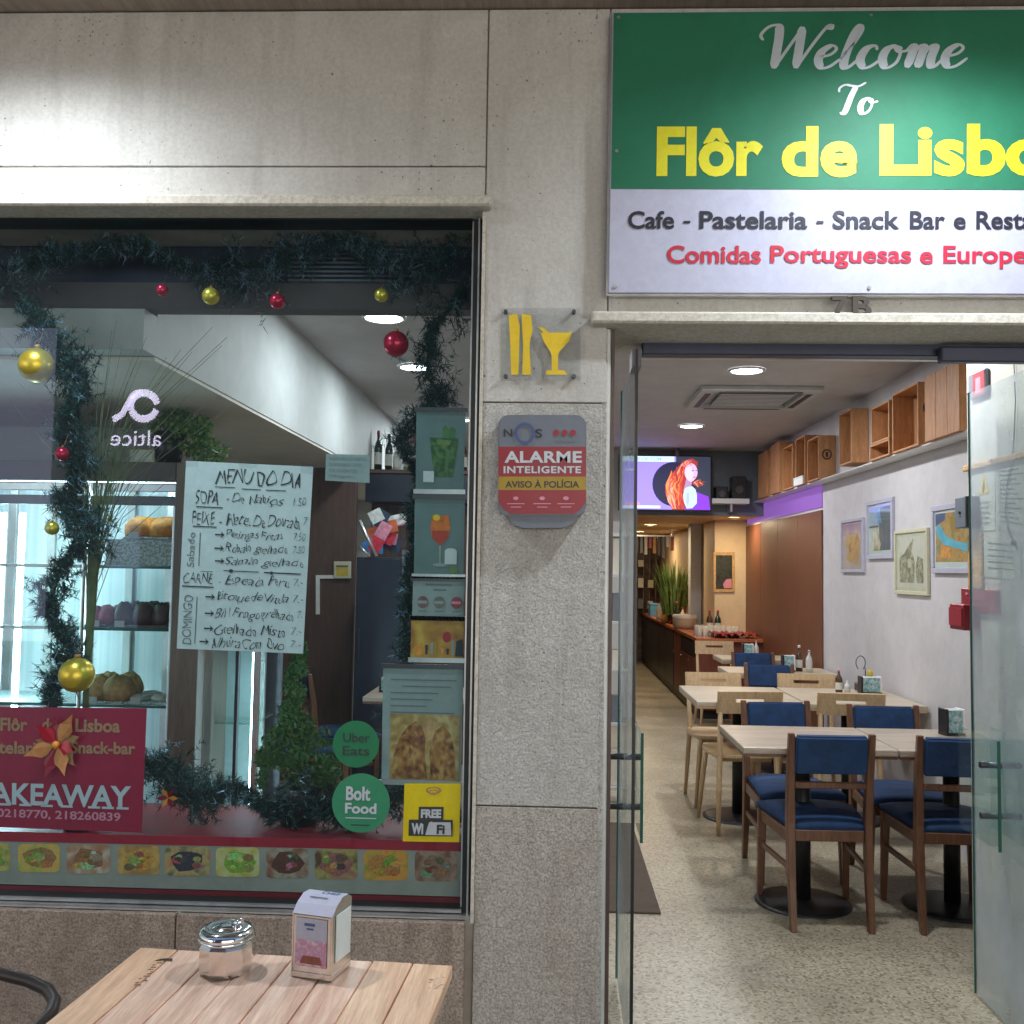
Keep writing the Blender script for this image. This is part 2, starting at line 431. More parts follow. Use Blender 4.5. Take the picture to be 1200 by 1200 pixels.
M['sign_white'] = pm('sign_lilac_white', (0.47, 0.47, 0.58), 0.55, var=0.02)
M['sign_yellow'] = pm('sign_yellow', (0.74, 0.68, 0.015), 0.55, var=0.02)
M['sign_grey'] = pm('letter_charcoal', (0.022, 0.022, 0.035), 0.4, var=0.02)
M['sign_red'] = pm('letter_red', (0.55, 0.02, 0.05), 0.4, var=0.02)
M['letter_white'] = pm('letter_white', (0.52, 0.57, 0.60), 0.35, var=0.02)
M['red'] = pm('red_paint', (0.36, 0.012, 0.03), 0.35, var=0.06)
M['red_dark'] = pm('dark_red_board', (0.20, 0.016, 0.022), 0.4)
M['poster_red'] = pm('poster_red', (0.34, 0.012, 0.045), 0.35, var=0.05, vs=4)
M['alarm_red'] = pm('alarm_red', (0.27, 0.008, 0.020), 0.35, var=0.05)
M['alarm_grey'] = pm('alarm_grey', (0.145, 0.165, 0.20), 0.4, var=0.04)
M['alarm_yellow'] = pm('alarm_yellow', (0.36, 0.23, 0.012), 0.4, var=0.04)
M['pink_ink'] = pm('pink_ink', (0.70, 0.26, 0.34), 0.5, var=0.03)
M['tan_ink'] = pm('tan_ink', (0.42, 0.22, 0.11), 0.5, var=0.03)
M['yellow'] = pm('yellow_print', (0.80, 0.55, 0.02), 0.4, var=0.04)
M['yellow_sticker'] = pm('sticker_yellow', (0.72, 0.58, 0.01), 0.35, var=0.03)
M['gold'] = pm('gold_bauble', (0.62, 0.48, 0.06), 0.32, 0.6, var=0.05)
M['goldleaf'] = pm('gold_leaf', (0.42, 0.20, 0.07), 0.5, 0.2, var=0.15, vs=60)
M['jar_metal'] = pm('jar_metal', (0.80, 0.74, 0.70), 0.16, 0.95, var=0.06)
M['redball'] = pm('red_bauble', (0.50, 0.015, 0.05), 0.25, 0.5, var=0.05)
M['green_uber'] = pm('deep_green_sticker', (0.012, 0.17, 0.07), 0.4, var=0.03)
M['green_bolt'] = pm('sticker_green', (0.035, 0.24, 0.12), 0.4, var=0.03)
M['blue_fabric'] = pm('blue_upholstery', (0.015, 0.052, 0.150), 0.8, var=0.25, vs=14, bump=0.7, bs=32)
M['chair_wood'] = wood('walnut_chair_wood', (0.13, 0.055, 0.030), (0.21, 0.095, 0.05), rough=0.35, stretch=(9, 9, 1), vs=6, bump=0.05)
M['maple'] = wood('maple_wood', (0.56, 0.38, 0.20), (0.68, 0.49, 0.29), rough=0.4, stretch=(8, 8, 1), vs=5, bump=0.05)
M['table_top'] = wood('greyed_table_top', (0.36, 0.29, 0.22), (0.55, 0.47, 0.38), rough=0.35, stretch=(1.2, 14, 14), vs=3, bump=0.05)
M['crate'] = wood('pine_crate', (0.42, 0.185, 0.07), (0.58, 0.29, 0.13), rough=0.55, stretch=(10, 10, 1.5), vs=4)
M['crate_in'] = wood('pine_crate_inside', (0.28, 0.12, 0.045), (0.40, 0.19, 0.08), rough=0.6, stretch=(10, 10, 1.5), vs=4)
M['plank'] = wood('pink_beige_plank', (0.70, 0.42, 0.29), (0.94, 0.66, 0.49), rough=0.38, stretch=(26, 1.6, 26), vs=2.4, bump=0.12)
M['plank2'] = wood('orange_beige_plank', (0.68, 0.39, 0.23), (0.92, 0.61, 0.39), rough=0.38, stretch=(26, 1.6, 26), vs=2.6, bump=0.12)
M['burn'] = pm('burnt_mark', (0.05, 0.03, 0.02), 0.7)
M['mat'] = pm('brown_floor_mat', (0.10, 0.075, 0.055), 0.95, bump=0.6, bs=300)
M['counter_red'] = wood('reddish_counter_wood', (0.17, 0.045, 0.030), (0.24, 0.075, 0.05), rough=0.4, stretch=(10, 10, 1))
M['counter_top'] = wood('orange_red_counter_top', (0.45, 0.12, 0.05), (0.55, 0.18, 0.09), rough=0.25)
M['counter_dark'] = pm('dark_counter_front', (0.05, 0.045, 0.05), 0.35)
M['pot'] = pm('beige_pot', (0.50, 0.40, 0.28), 0.6)
M['blue_box'] = pm('light_blue_box', (0.10, 0.36, 0.65), 0.5)
M['skinpale'] = pm('pale_print', (0.62, 0.50, 0.46), 0.4)
M['needle1'] = pm('tinsel_dark', (0.010, 0.036, 0.030), 0.45, 0.1, var=0.4)
M['needle2'] = pm('tinsel_teal', (0.020, 0.075, 0.060), 0.4, 0.2, var=0.3)
M['needle3'] = pm('tinsel_frost', (0.22, 0.33, 0.42), 0.35, 0.4, var=0.2)
M['leaf1'] = pm('leaf_green', (0.060, 0.17, 0.055), 0.5, var=0.3, vs=20)
M['leaf2'] = pm('leaf_light', (0.13, 0.22, 0.06), 0.5, var=0.3, vs=20)
M['drygrass'] = pm('dry_grass', (0.10, 0.125, 0.05), 0.6, var=0.3, vs=20)
M['lens'] = emit('lamp_lens', (0.88, 0.95, 1.0), 14)
M['lens_warm'] = emit('warm_lens', (1.0, 0.80, 0.5), 10)
M['tube'] = emit('cold_tube', (0.68, 0.90, 1.0), FRIDGE_E)
M['bottle_green'] = pm('dark_green_bottle', (0.012, 0.03, 0.015), 0.12, spec=0.7)
M['bottle_brown'] = pm('brown_bottle', (0.08, 0.03, 0.012), 0.12, spec=0.7)
M['bottle_yellow'] = pm('yellow_bottle', (0.55, 0.42, 0.06), 0.2, spec=0.7)
M['label_white'] = pm('white_label', (0.65, 0.65, 0.6), 0.6)
M['orange_food'] = pm('orange_pastry', (0.75, 0.30, 0.04), 0.6, var=0.25, vs=50, bump=0.4)
M['bread'] = pm('bread_crust', (0.55, 0.34, 0.14), 0.65, var=0.3, vs=40, bump=0.4)
M['pink_food'] = pm('pink_pastry', (0.45, 0.12, 0.16), 0.6, var=0.25, vs=50)
M['doily'] = pm('lace_doily', (0.70, 0.80, 0.80), 0.7, sharp=True, col2=(0.35, 0.45, 0.46), vs=90)
M['cold_back'] = pm('case_back', (0.74, 0.78, 0.78), 0.3, col2=(0.46, 0.58, 0.61), stretch=(9, 9, 0.05), vs=2.2)
M['sugar_glass'] = glassy('jar_glass', (0.95, 0.90, 0.86), rough=0.03, ior=1.6)
M['sugar'] = pm('sugar', (0.78, 0.60, 0.48), 0.8, bump=0.4, bs=900)
# ------------------------------------------------------------------ ground, building shell
YF, YG = 2.85, 2.96            # stone face, window glass
struct(bx('pavement', -14, 14, -12, 2.85, -0.2, 0.0, M['paving']))
struct(bx('floor', -3.3, 2.2, 2.85, 16.6, -0.2, 0.0, M['terrazzo']))

def zat(px, py, Y=YF): return P(px, py, Y).z
def xat(px, py, Y=YF): return P(px, py, Y).x

facade = thing('shop_facade', 'pale speckled stone shop front with window opening, pillar and doorway', 'building', (0, YF, 0))
x_pl, x_pr = xat(572, 600), xat(703, 800)      # pillar edges
x_win = xat(558, 600)                          # window opening edge
z_ledge_w = zat(300, 247); z_ledge_d = zat(900, 385)
z_cill = zat(300, 1074); z_top = zat(500, 11)
z_j1, z_j2, z_j3 = zat(500, 195), zat(640, 472), zat(640, 946)
XL, XR = -4.4, 4.2
x_join = xat(571, 120)
x_dr = 1.60                                    # doorway's far jamb
G = 0.002
def slab(x0, x1, z0, z1, m, y=YF, t=0.03, bev=0.002):
    return bx('stone_slab', x0 + G, x1 - G, y, y + t, z0 + G, z1 - G, m, facade, bev)
# core behind the slabs (joints show it, recessed)
core = MB()
core.box(XL, XR, YF + 0.02, YF + 0.33, z_ledge_w + 0.001, z_top + 0.3)
core.box(x_win + 0.012, XR, YF + 0.02, YF + 0.33, z_ledge_d + .001, z_ledge_w)
core.box(x_win + 0.012, x_pr - 0.005, YF + 0.02, YF + 0.33, 0, z_ledge_d)
core.box(XL, x_win + 0.011, YF + 0.02, YF + 0.20, 0, z_cill - 0.002)
core.box(x_dr, XR, YF + 0.02, YF + 0.30, 0, z_ledge_d)
core.build('wall_core', M['joint'], facade)
for a, b in ((XL, -3.1), (-3.1, x_join)):
    slab(a, b, z_j1, z_top, M['stone_up'])
    slab(a, b, z_ledge_w + 0.037, z_j1, M['stone_up'])
slab(x_join, x_pr + 0.012, z_j2, z_top, M['stone_up'])
slab(x_pr + 0.012, 1.9, z_ledge_d + 0.037, z_top, M['stone_up'])
slab(1.9, XR, z_ledge_d + 0.037, z_top, M['stone_up'])
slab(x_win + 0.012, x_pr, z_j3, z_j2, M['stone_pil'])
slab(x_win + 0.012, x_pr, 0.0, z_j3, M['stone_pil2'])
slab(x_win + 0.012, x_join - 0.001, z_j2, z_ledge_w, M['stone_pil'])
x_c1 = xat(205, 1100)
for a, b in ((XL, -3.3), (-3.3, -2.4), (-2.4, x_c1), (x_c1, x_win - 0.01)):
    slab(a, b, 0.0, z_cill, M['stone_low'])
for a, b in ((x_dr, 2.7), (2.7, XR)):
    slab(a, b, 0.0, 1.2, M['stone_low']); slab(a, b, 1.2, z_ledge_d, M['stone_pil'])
# ledges (string courses) over window and door
bx('window_ledge', XL, xat(577, 240), YF - 0.045, YF + 0.10, z_ledge_w, z_ledge_w + 0.034, M['ledge'], facade, 0.006)
bx('door_ledge', xat(693, 376, 2.79), XR, YF - 0.06, YF + 0.33, z_ledge_d, z_ledge_d + 0.034, M['ledge'], facade, 0.006)
bx('door_reveal', x_pr - 0.003, x_pr + 0.012, YF + 0.004, YF + 0.34, 0, z_ledge_d - 0.002, M['stone_pil'], facade)
bx('plinth_edge', x_win + 0.004, x_win + 0.014, YF - 0.004, YF + 0.1, z_cill, z_ledge_w - 0.002, M['ledge'], facade)
# projecting soffit over the pavement
sf = bx('soffit', XL, XR, 1.15, YF + 0.3, z_top + 0.002, z_top + 0.08, M['soffit'], facade)
for k in range(1, 9):
    bx('soffit_batten', XL, XR, YF - 0.2 * k, YF - 0.2 * k + 0.012, z_top - 0.006, z_top + 0.001, M['brown_dark'], facade)
bx('fascia_board', XL, XR, 1.10, 1.15, z_top - 0.02, z_top + 0.5, M['soffit'], facade)
bx('upper_wall', XL, XR, YF, YF + 0.33, z_top + 0.301, z_top + 3.0, M['stone_up'], facade)

# ------------------------------------------------------------------ soffit lamps (lit in the photograph)
def street_lamp(px, py, Y, label, group):
    c = P(px, py, Y); c.z = z_top - 0.06
    t = thing('soffit_lamp', label, 'lamp', c, group)
    MB().lathe([(0.0, 0.06), (0.085, 0.06), (0.09, 0.0), (0.078, -0.012), (0.072, 0.0)], c, 24).build('housing', M['alu'], t)
    MB().lathe([(0.0, -0.010), (0.05, -0.008), (0.071, 0.002)], c, 24).build('lens', M['lens'], t)
    ld = bpy.data.lights.new('lamp_light', 'SPOT'); ld.energy = STREET_W; ld.spot_size = R(168); ld.spot_blend = 1.0
    ld.color = (0.82, 0.90, 1.0); ld.shadow_soft_size = 0.045
    lo = bpy.data.objects.new('lamp_light', ld); COL.objects.link(lo); lo.parent = t; lo.location = (0, 0, -0.03)
    return t
street_lamp(-75, -8, 2.3, 'round soffit lamp shining above the shop window', 'round lamps under the soffit')
street_lamp(1165, -8, 2.3, 'round soffit lamp shining above the welcome sign', 'round lamps under the soffit')

# ------------------------------------------------------------------ window
win = thing('shop_window', 'large shop window in a dark frame beside the stone pillar', 'window', (-1.7, YG, z_cill))
xw0 = -3.9
zt, zb = z_ledge_w - 0.003, z_cill
zg1, zg0 = zat(300, 258, YG), zat(300, 1052, YG)
xg1 = xat(550, 650, YG)
def fr(x0, x1, z0, z1, nm='frame_bar', m=None, y0=YG - 0.05, y1=YG + 0.05): return bx(nm, x0, x1, y0, y1, z0, z1, m or M['black_metal'], win, 0.003)
fr(xg1, x_win + 0.004, zb, zt); fr(xw0 - 0.05, xw0, zb, zt)
fr(xw0, xg1, zg1, zt); fr(xw0, xg1, zb + 0.008, zg0)
bx('bead', xw0, xg1, YG - 0.062, YG - 0.051, zg0 - 0.006, zg0 + 0.002, M['alu'], win)
bx('bead', xw0, x_win, YG - 0.075, YG - 0.051, zb - 0.002, zb + 0.007, M['alu'], win)
bx('bead', xg1 - 0.006, xg1 - 0.001, YG - 0.03, YG - 0.012, zg0, zg1, M['alu'], win)
bx('bead', x_win - 0.012, x_win - 0.007, YG - 0.062, YG - 0.051, zb, zt, M['alu'], win)
MB().poly([(xw0, YG, zg0), (xg1, YG, zg0), (xg1, YG, zg1), (xw0, YG, zg1)]).build('pane', M['glass'], win)

# display shelf behind the glass
zs = zat(300, 984, 3.0)
shelf = thing('display_shelf', 'dark red display shelf along the foot of the shop window', 'shelf', (-1.7, 3.2, 0))
bx('shelf_board', xw0, xg1 + 0.03, YG + 0.02, 3.42, zs - 0.03, zs, M['red_dark'], shelf, 0.003)
bx('front_edge', xw0, xg1 + 0.03, YG + 0.012, YG + 0.019, zs - 0.034, zs + 0.012, M['red'], shelf)
bx('shelf_panel', xw0, xg1 + 0.03, 3.38, 3.41, 0, zs - 0.031, M['red_dark'], shelf)

# strip of dish photographs stuck low on the pane
Ys = YG + 0.006
strip = thing('photo_strip', 'long cream sticker strip with a row of dish photographs along the bottom of the window', 'sticker', P(270, 1045, Ys))
FOODS = [((0.45, 0.40, 0.05), (0.62, 0.45, 0.12), (0.20, 0.25, 0.05)), ((0.60, 0.36, 0.08), (0.72, 0.42, 0.10), (0.35, 0.40, 0.08)),
         ((0.35, 0.12, 0.05), (0.50, 0.26, 0.14), (0.60, 0.52, 0.44)), ((0.58, 0.26, 0.05), (0.66, 0.38, 0.10), (0.40, 0.20, 0.06)),
         ((0.05, 0.04, 0.04), (0.50, 0.38, 0.14), (0.55, 0.10, 0.05)), ((0.40, 0.30, 0.06), (0.55, 0.45, 0.10), (0.62, 0.58, 0.30)),
         ((0.14, 0.045, 0.03), (0.30, 0.12, 0.07), (0.42, 0.40, 0.30)), ((0.36, 0.14, 0.10), (0.42, 0.34, 0.10), (0.12, 0.05, 0.03)),
         ((0.62, 0.22, 0.03), (0.70, 0.32, 0.05), (0.30, 0.26, 0.04)), ((0.30, 0.15, 0.10), (0.42, 0.26, 0.18), (0.20, 0.08, 0.05))]
def rline(y0, y1, x): return y0 + (y1 - y0) * x / 545.0       # the strip's lines drop a little across the picture
xs0, xs1 = -260, 545
def band(name, ya0, ya1, yb0, yb1, m, lift=0.0):
    Y = Ys - lift
    q = [P(xs0, rline(ya0, ya1, xs0), Y), P(xs1, rline(ya0, ya1, xs1), Y), P(xs1, rline(yb0, yb1, xs1), Y), P(xs0, rline(yb0, yb1, xs0), Y)]
    return MB().prism(q, (0, 0.0006, 0)).build(name, m, strip)
M['strip_cream'] = pm('strip_cream', (0.32, 0.31, 0.26), 0.35, var=0.12, vs=6)
band('backing', 984, 996, 1036, 1051, M['strip_cream'])
band('red_band', 976, 986, 986, 998, M['red'], 0.001)
band('red_band', 1037, 1052, 1044, 1059, M['red_dark'], 0.001)
edges = [(-232, -180), (-172, -122), (-112, -64), (-54, 12)] 
edges = [(-216, -164), (-158, -106), (-100, -48), (-42, 12), (21, 70), (78, 129), (138, 187), (193, 246), (253, 304), (312, 361), (369, 419), (426, 478), (486, 536)]
for i, (a, b) in enumerate(edges):
    k = i % len(FOODS)
    f = FOODS[(i - 3) % 10]
    m = photo('dish_photo_%d' % i, f, i + 1, 16, 0.35)
    ya, yb = rline(988, 998, (a + b) / 2), rline(1021, 1034, (a + b) / 2)
    pts = []
    q = [P(a, ya, Ys - 0.0012), P(b, ya, Ys - 0.0012), P(b, yb, Ys - 0.0012), P(a, yb, Ys - 0.0012)]
    r = 0.10
    for (u, v, s) in ((r, 0, 3), (0, r, 2), (0, 1 - r, 1), (r, 1, 0)): pass
    pts = [uvp(q, u, v) for u, v in ((0.12, 0), (0.88, 0), (0.97, 0.05), (1, 0.15), (1, 0.85), (0.97, 0.95), (0.88, 1), (0.12, 1), (0.03, 0.95), (0, 0.85), (0, 0.15), (0.03, 0.05))]
    mb = MB(); mb.poly(pts, 0)
    rg = random.Random(i); mats = [m]
    for k2 in range(11):       # plate, garnish, pieces
        mats.append(pm('dish_tone', [c * rg.uniform(0.35, 1.25) for c in f[k2 % 3]], 0.5, var=0.4, vs=160))
        cu, cv, ru = rg.uniform(0.24, 0.76), rg.uniform(0.26, 0.74), rg.uniform(0.05, 0.17)
        if k2 == 0: cu, cv, ru = .5, .5, .40
        mb.poly([uvp(q, cu + ru * math.cos(t * 0.7) * rg.uniform(0.8, 1.1), cv + ru * math.sin(t * 0.7) * rg.uniform(0.8, 1.1), 0.00008 * (k2 + 1)) for t in range(9)], k2 + 1)
    mb.build('dish_photo', mats, strip, fix=False)

# ------------------------------------------------------------------ papers and stickers on the pane
def paper(name, corners, Y, m, label, cat, group=None, thick=0.001, part='sheet'):
    Q = [P(x, y, Y) for x, y in corners]
    t = thing(name, label, cat, (Q[2] + Q[3]) / 2, group)
    MB().prism([q + Vector((0, 0.0002, 0)) for q in Q], (0, thick, 0)).build(part, m, t, fix=True)
    return t, Q
# takeaway poster
t, Q = paper('takeaway_poster', [(-34, 828), (172, 830), (166, 976), (-34, 968)], YG + 0.02, M['poster_red'],
             'red takeaway poster with white lettering propped inside the window', 'poster')
letters('lettering', 'Flôr', Q, (0.170, 0.09, 0.325, 0.20), M['tan_ink'], t, 0.03)
letters('lettering', 'de', Q, (0.41, 0.09, 0.49, 0.19), M['tan_ink'], t, 0.03)
letters('lettering', 'Lisboa', Q, (0.60, 0.09, 0.855, 0.20), M['tan_ink'], t, 0.03)
letters('lettering', 'Pastelaria', Q, (0.03, 0.285, 0.425, 0.39), M['tan_ink'], t, 0.03)
letters('lettering', 'Snack-bar', Q, (0.575, 0.275, 0.945, 0.375), M['tan_ink'], t, 0.03)
letters('lettering', 'TAKEAWAY', Q, (0.02, 0.63, 0.93, 0.81), M['letter_white'], t, 0.028)
a = Art(Q, 0.0016)
for u0 in (0.055, 0.20, 0.32, 0.445, 0.56, 0.72, 0.80, 0.885):   # slab serifs
    a.rect(u0 - 0.035, 0.80, u0 + 0.035, 0.818, M['letter_white'], False)
a.build('serif', t)
letters('lettering', '0218770, 218260839', Q, (0.155, 0.845, 0.875, 0.925), M['pink_ink'], t, 0.02)
# poinsettia on the poster
c = P(68, 872, YG + 0.008)
po = thing('poinsettia_ornament', 'flat gold poinsettia ornament hanging in front of the red takeaway poster', 'ornament', c)
rg = random.Random(5)
for k, (ang, ln) in enumerate(((100, .10), (62, .125), (20, .085), (-18, .07), (-48, .10), (-70, .115), (-108, .125), (-160, .12), (170, .08), (135, .10))):
    a = R(ang); L = ln * 0.85; W = 0.023
    dx, dz = math.cos(a), math.sin(a)
    pts = [c + Vector((dx * L * s + -dz * W * q, -0.006 - 0.012 * s * (k % 2) + 0.004 * abs(q), dz * L * s + dx * W * q)) for s, q in ((0.08, 0), (0.35, 0.9), (0.55, 1), (0.72, 0.5), (1, 0), (0.72, -0.5), (0.55, -1), (0.35, -0.9))]
    MB().prism(pts, (0, -0.001, 0)).build('petal', M['goldleaf'] if k % 3 else M['red'], po)
MB().lathe([(0, 0.012), (0.008, 0.009), (0.012, 0.0), (0.008, -0.009), (0, -0.012)], c + Vector((0, -0.015, 0)), 10).build('centre', M['orange_food'], po)

# hand-written menu
t, Q = paper('menu_sheet', [(218, 540), (367, 547), (355, 766), (207, 760)], YG + 0.012, M['paper'],
             'large handwritten menu sheet taped inside the window', 'menu')
for tp in (((-.03, -.02), (.10, -.03), (.10, .03), (-.02, .035)), ((.90, -.02), (1.03, -.01), (1.02, .045), (.91, .035)), ((.42, -.025), (.56, -.02), (.56, .02), (.42, .02))):
    MB().poly([uvp(Q, u, v, .0022) for u, v in tp]).build('tape', M['acrylic'], t)
ML = [('MENU DO DIA', .25, .035, .92, .115, 1), ('SOPA', .09, .155, .27, .225, 0), ('- De Nabiças', .33, .165, .78, .225, 0), ('1.50', .86, .17, .96, .215, 2),
      ('PEIXE', .07, .27, .25, .335, 0), ('- Filetes De Dourada', .30, .27, .93, .335, 0), ('7', .95, .27, .98, .32, 2),
      ('→ Petingas Fritas', .26, .36, .79, .415, 0), ('7.50', .88, .36, .97, .40, 2), ('→ Robalo grelhado', .26, .43, .84, .49, 0), ('7.50', .88, .43, .97, .47, 2),
      ('→ Salmão grelhado', .27, .50, .97, .555, 0),
      ('CARNE', .03, .595, .26, .65, 0), ('- Espetada Peru', .31, .60, .86, .665, 0), ('7.-', .90, .60, .97, .64, 2),
      ('→ Bitoque de Vitela', .21, .69, .86, .75, 0), ('7.-', .90, .69, .98, .73, 2), ('→ Bif / Frango grelhado', .21, .775, .92, .84, 0), ('7.', .94, .775, .98, .81, 2),
      ('→ Grelhado Misto', .21, .86, .86, .915, 0), ('7.-', .90, .86, .98, .90, 2), ('→ Alheira Com Ovo', .18, .93, .84, .985, 0), ('7.-', .90, .935, .98, .97, 2)]
for i, (s, u0, v0, u1, v1, k) in enumerate(ML):
    if s[0] == '→':
        a = Art(Q, 0.0016); vm = (v0 + v1) / 2
        a.rect(u0, vm - .004, u0 + .06, vm + .004, M['ink']); a.poly([(u0 + .045, vm - .018), (u0 + .075, vm), (u0 + .045, vm + .018), (u0 + .055, vm)], M['ink'])
        a.build('arrow', t); s = s[2:]; u0 += .09
    letters('handwriting', s, Q, (u0, v0, u1, v1), M['ink'] if k != 2 else M['ink_grey'], t, -0.010, shear=0.14, hand=1.0, seed=i)
a = Art(Q, 0.0016)
for u0, v0, u1, v1 in ((.24, .13, .40, .135), (.45, .135, .60, .14), (.64, .135, .80, .14), (.10, .24, .31, .246), (.08, .345, .27, .351), (.02, .665, .27, .672),
                       (.34, .575, .62, .58), (.66, .575, .95, .582), (.14, .38, .145, .56), (.14, .72, .145, .97), (.16, .585, .26, .588)):
    a.rect(u0, v0, u1, v1, M['ink'], False)
a.disc(.40, .578, .018, .010, M['ink']); a.disc(.72, .580, .014, .009, M['ink'])
a.build('rule', t)
Qv = (uvp(Q, .03, .98), uvp(Q, .03, .70), uvp(Q, .12, .70), uvp(Q, .12, .98))
letters('handwriting', 'DOMINGO', Qv, (0.02, 0.1, 0.95, 0.9), M['ink_grey'], t, 0.0, hand=0.5)
Qv = (uvp(Q, .04, .57), uvp(Q, .04, .37), uvp(Q, .11, .37), uvp(Q, .11, .57))
letters('handwriting', 'Sabado', Qv, (0.02, 0.1, 0.95, 0.9), M['ink_grey'], t, 0.0, hand=0.5)

# small note
t, Q = paper('small_notice', [(382, 532), (433, 533), (433, 566), (381, 563)], YG + 0.012, M['paper_grey'],
             'small pale card with lines of print stuck on the glass above the brown panel', 'notice')
for i, s in enumerate(('RESERVADO O DIREITO', 'DE ADMISSAO A TODOS', 'OS CLIENTES', 'Obrigado')):
    letters('lettering', s, Q, (0.08, 0.10 + i * .22, 0.92 - .1 * i, 0.22 + i * .22), M['ink_grey'], t, 0.0)

# framed posters down the pane's edge
def poster(corners, label, m=None, rails=True):
    t, Q = paper('glass_poster', corners, YG + 0.010, m or M['paper_teal'], label, 'poster', 'framed posters on the window edge')
    mb = MB(); w_ = (Q[1] - Q[0])
    if rails:
        mb.box(Q[0].x - .006, Q[1].x + .006, YG + 0.004, YG + 0.009, Q[0].z - .002, Q[0].z + .012)
        mb.build('top_rail', M['steel_dark'], t)
        MB().box(Q[3].x - .006, Q[2].x + .006, YG + 0.004, YG + 0.009, Q[3].z - .012, Q[3].z + .002).build('bottom_rail', M['alu'], t)
    return t, Q
# 1 green mint drink
t, Q = poster([(488, 482), (546, 484), (543, 575), (487, 574)], 'pale poster showing a tumbler of dark green mint drink')
a = Art(Q); a.rect(.30, .10, .80, .115, M['ink_grey']); a.rect(.36, .07, .62, .085, M['ink_grey'], False)
a.poly([(.28, .33), (.86, .33), (.82, .60), (.76, .83), (.40, .83), (.33, .60)], photo('mint_drink', ((.01, .04, .015), (.02, .09, .03), (.10, .20, .05)), 3, 30))
a.poly([(.55, .33), (.54, .20), (.60, .16), (.66, .22), (.72, .18), (.80, .21), (.78, .30), (.80, .33)], M['leaf1'])
a.poly([(.42, .36), (.72, .36), (.70, .42), (.44, .42)], M['leaf2'])
a.poly([(.62, .45), (.70, .50), (.66, .75), (.60, .72)], M['leaf1'])
a.rect(.16, .76, .38, .90, M['paper']); a.poly([(.16, .76), (.38, .76), (.36, .73), (.18, .73)], M['ink_grey'])
a.rect(.12, .945, .88, .955, M['ink_grey']); a.build('print', t)
# 2 orange spritz
t, Q = poster([(486, 584), (545, 585), (543, 674), (485, 673)], 'pale teal poster showing an orange cocktail in a stemmed glass')
a = Art(Q); a.rect(.28, .04, .70, .055, M['ink_grey']); a.rect(.18, .09, .85, .105, M['ink_grey'], False)
a.poly([(.36, .22), (.68, .22), (.72, .38), (.68, .52), (.52, .62), (.36, .52), (.32, .38)], pm('spritz', (.65, .16, .02), .3, var=.25, vs=40))
a.poly([(.36, .42), (.70, .42), (.68, .52), (.52, .62), (.36, .52)], pm('spritz_deep', (.45, .05, .02), .3, var=.15, vs=40))
a.disc(.44, .25, .07, .04, M['yellow']); a.poly([(.50, .62), (.545, .62), (.535, .86), (.515, .86)], M['paper_grey'])
a.disc(.52, .87, .14, .022, M['paper_grey']); a.rect(.62, .68, .86, .86, M['paper']); a.disc(.74, .69, .12, .04, M['paper'])
a.disc(.80, .93, .09, .05, M['leaf2']); a.build('print', t)
# 3 dessert circles and bar photo
t, Q = poster([(484, 680), (545, 682), (543, 723), (483, 722)], 'white poster with a row of three round pictures', M['paper_grey'])
a = Art(Q); a.rect(.25, .08, .75, .13, M['ink_grey']); a.rect(.40, .22, .65, .27, M['ink_grey'], False)
for k, cu in enumerate((.20, .52, .86)):
    a.disc(cu, .60, .11, .17, pm('dish_disc', ((.20, .10, .10), (.16, .15, .13), (.28, .05, .06))[k], .5, var=.4, vs=60))
    a.rect(cu - .10, .56, cu + .08, .64, M['paper_grey'] if k < 2 else M['pink_ink']); a.rect(cu - .08, .84, cu + .08, .87, M['ink_grey'])
a.build('print', t)
t, Q = poster([(482, 726), (544, 726), (543, 772), (481, 771)], 'orange brown bar photograph poster with glasses of drink', photo('bar_photo', ((.28, .11, .02), (.45, .22, .03), (.60, .38, .06)), 8, 12))
a = Art(Q); rg = random.Random(3)
for k in range(9):
    u = .08 + .1 * k; h = rg.uniform(.15, .4)
    a.poly([(u, .9), (u - .01, .9 - h), (u + .05, .9 - h), (u + .04, .9)], (M['alarm_yellow'], M['orange_food'], M['ink'], M['paper_grey'])[k % 4], k == 0)
a.disc(.68, .45, .08, .14, M['red']); a.poly([(.84, .95), (.86, .55), (.98, .50), (1.0, .95)], M['ink']); a.disc(.14, .80, .10, .12, M['orange_food'])
a.build('print', t)
# 4 grilled food poster
t, Q = poster([(449, 782), (543, 784), (540, 917), (447, 914)], 'tall pale poster with text above a photograph of roast food', M['paper_grey'])
a = Art(Q); 
for k in range(6): a.rect(.10 if k != 1 else .24, .10 + .058 * k, (.92, .85, .70, .62, .55, .9)[k], .112 + .058 * k, M['ink_grey'], k == 0)
a.rect(.10, .41, .97, .985, photo('roast_plate', ((.30, .17, .05), (.42, .27, .08), (.55, .42, .18)), 5, 22, dist=1.2))
rr = photo('roast_meat', ((.06, .022, .010), (.22, .075, .02), (.36, .16, .04), (.52, .32, .10)), 6, 22, dist=1.0, stretch=(1.2, 1, 1))
a.poly([(.13, .98), (.15, .78), (.22, .62), (.32, .52), (.42, .47), (.50, .52), (.55, .62), (.54, .76), (.58, .98)], rr)
a.poly([(.62, .98), (.60, .74), (.66, .56), (.76, .50), (.86, .58), (.92, .74), (.93, .98)], rr)
a.poly([(.50, .52), (.56, .44), (.70, .45), (.64, .60), (.58, .66)], M['bread'])
a.build('print', t)
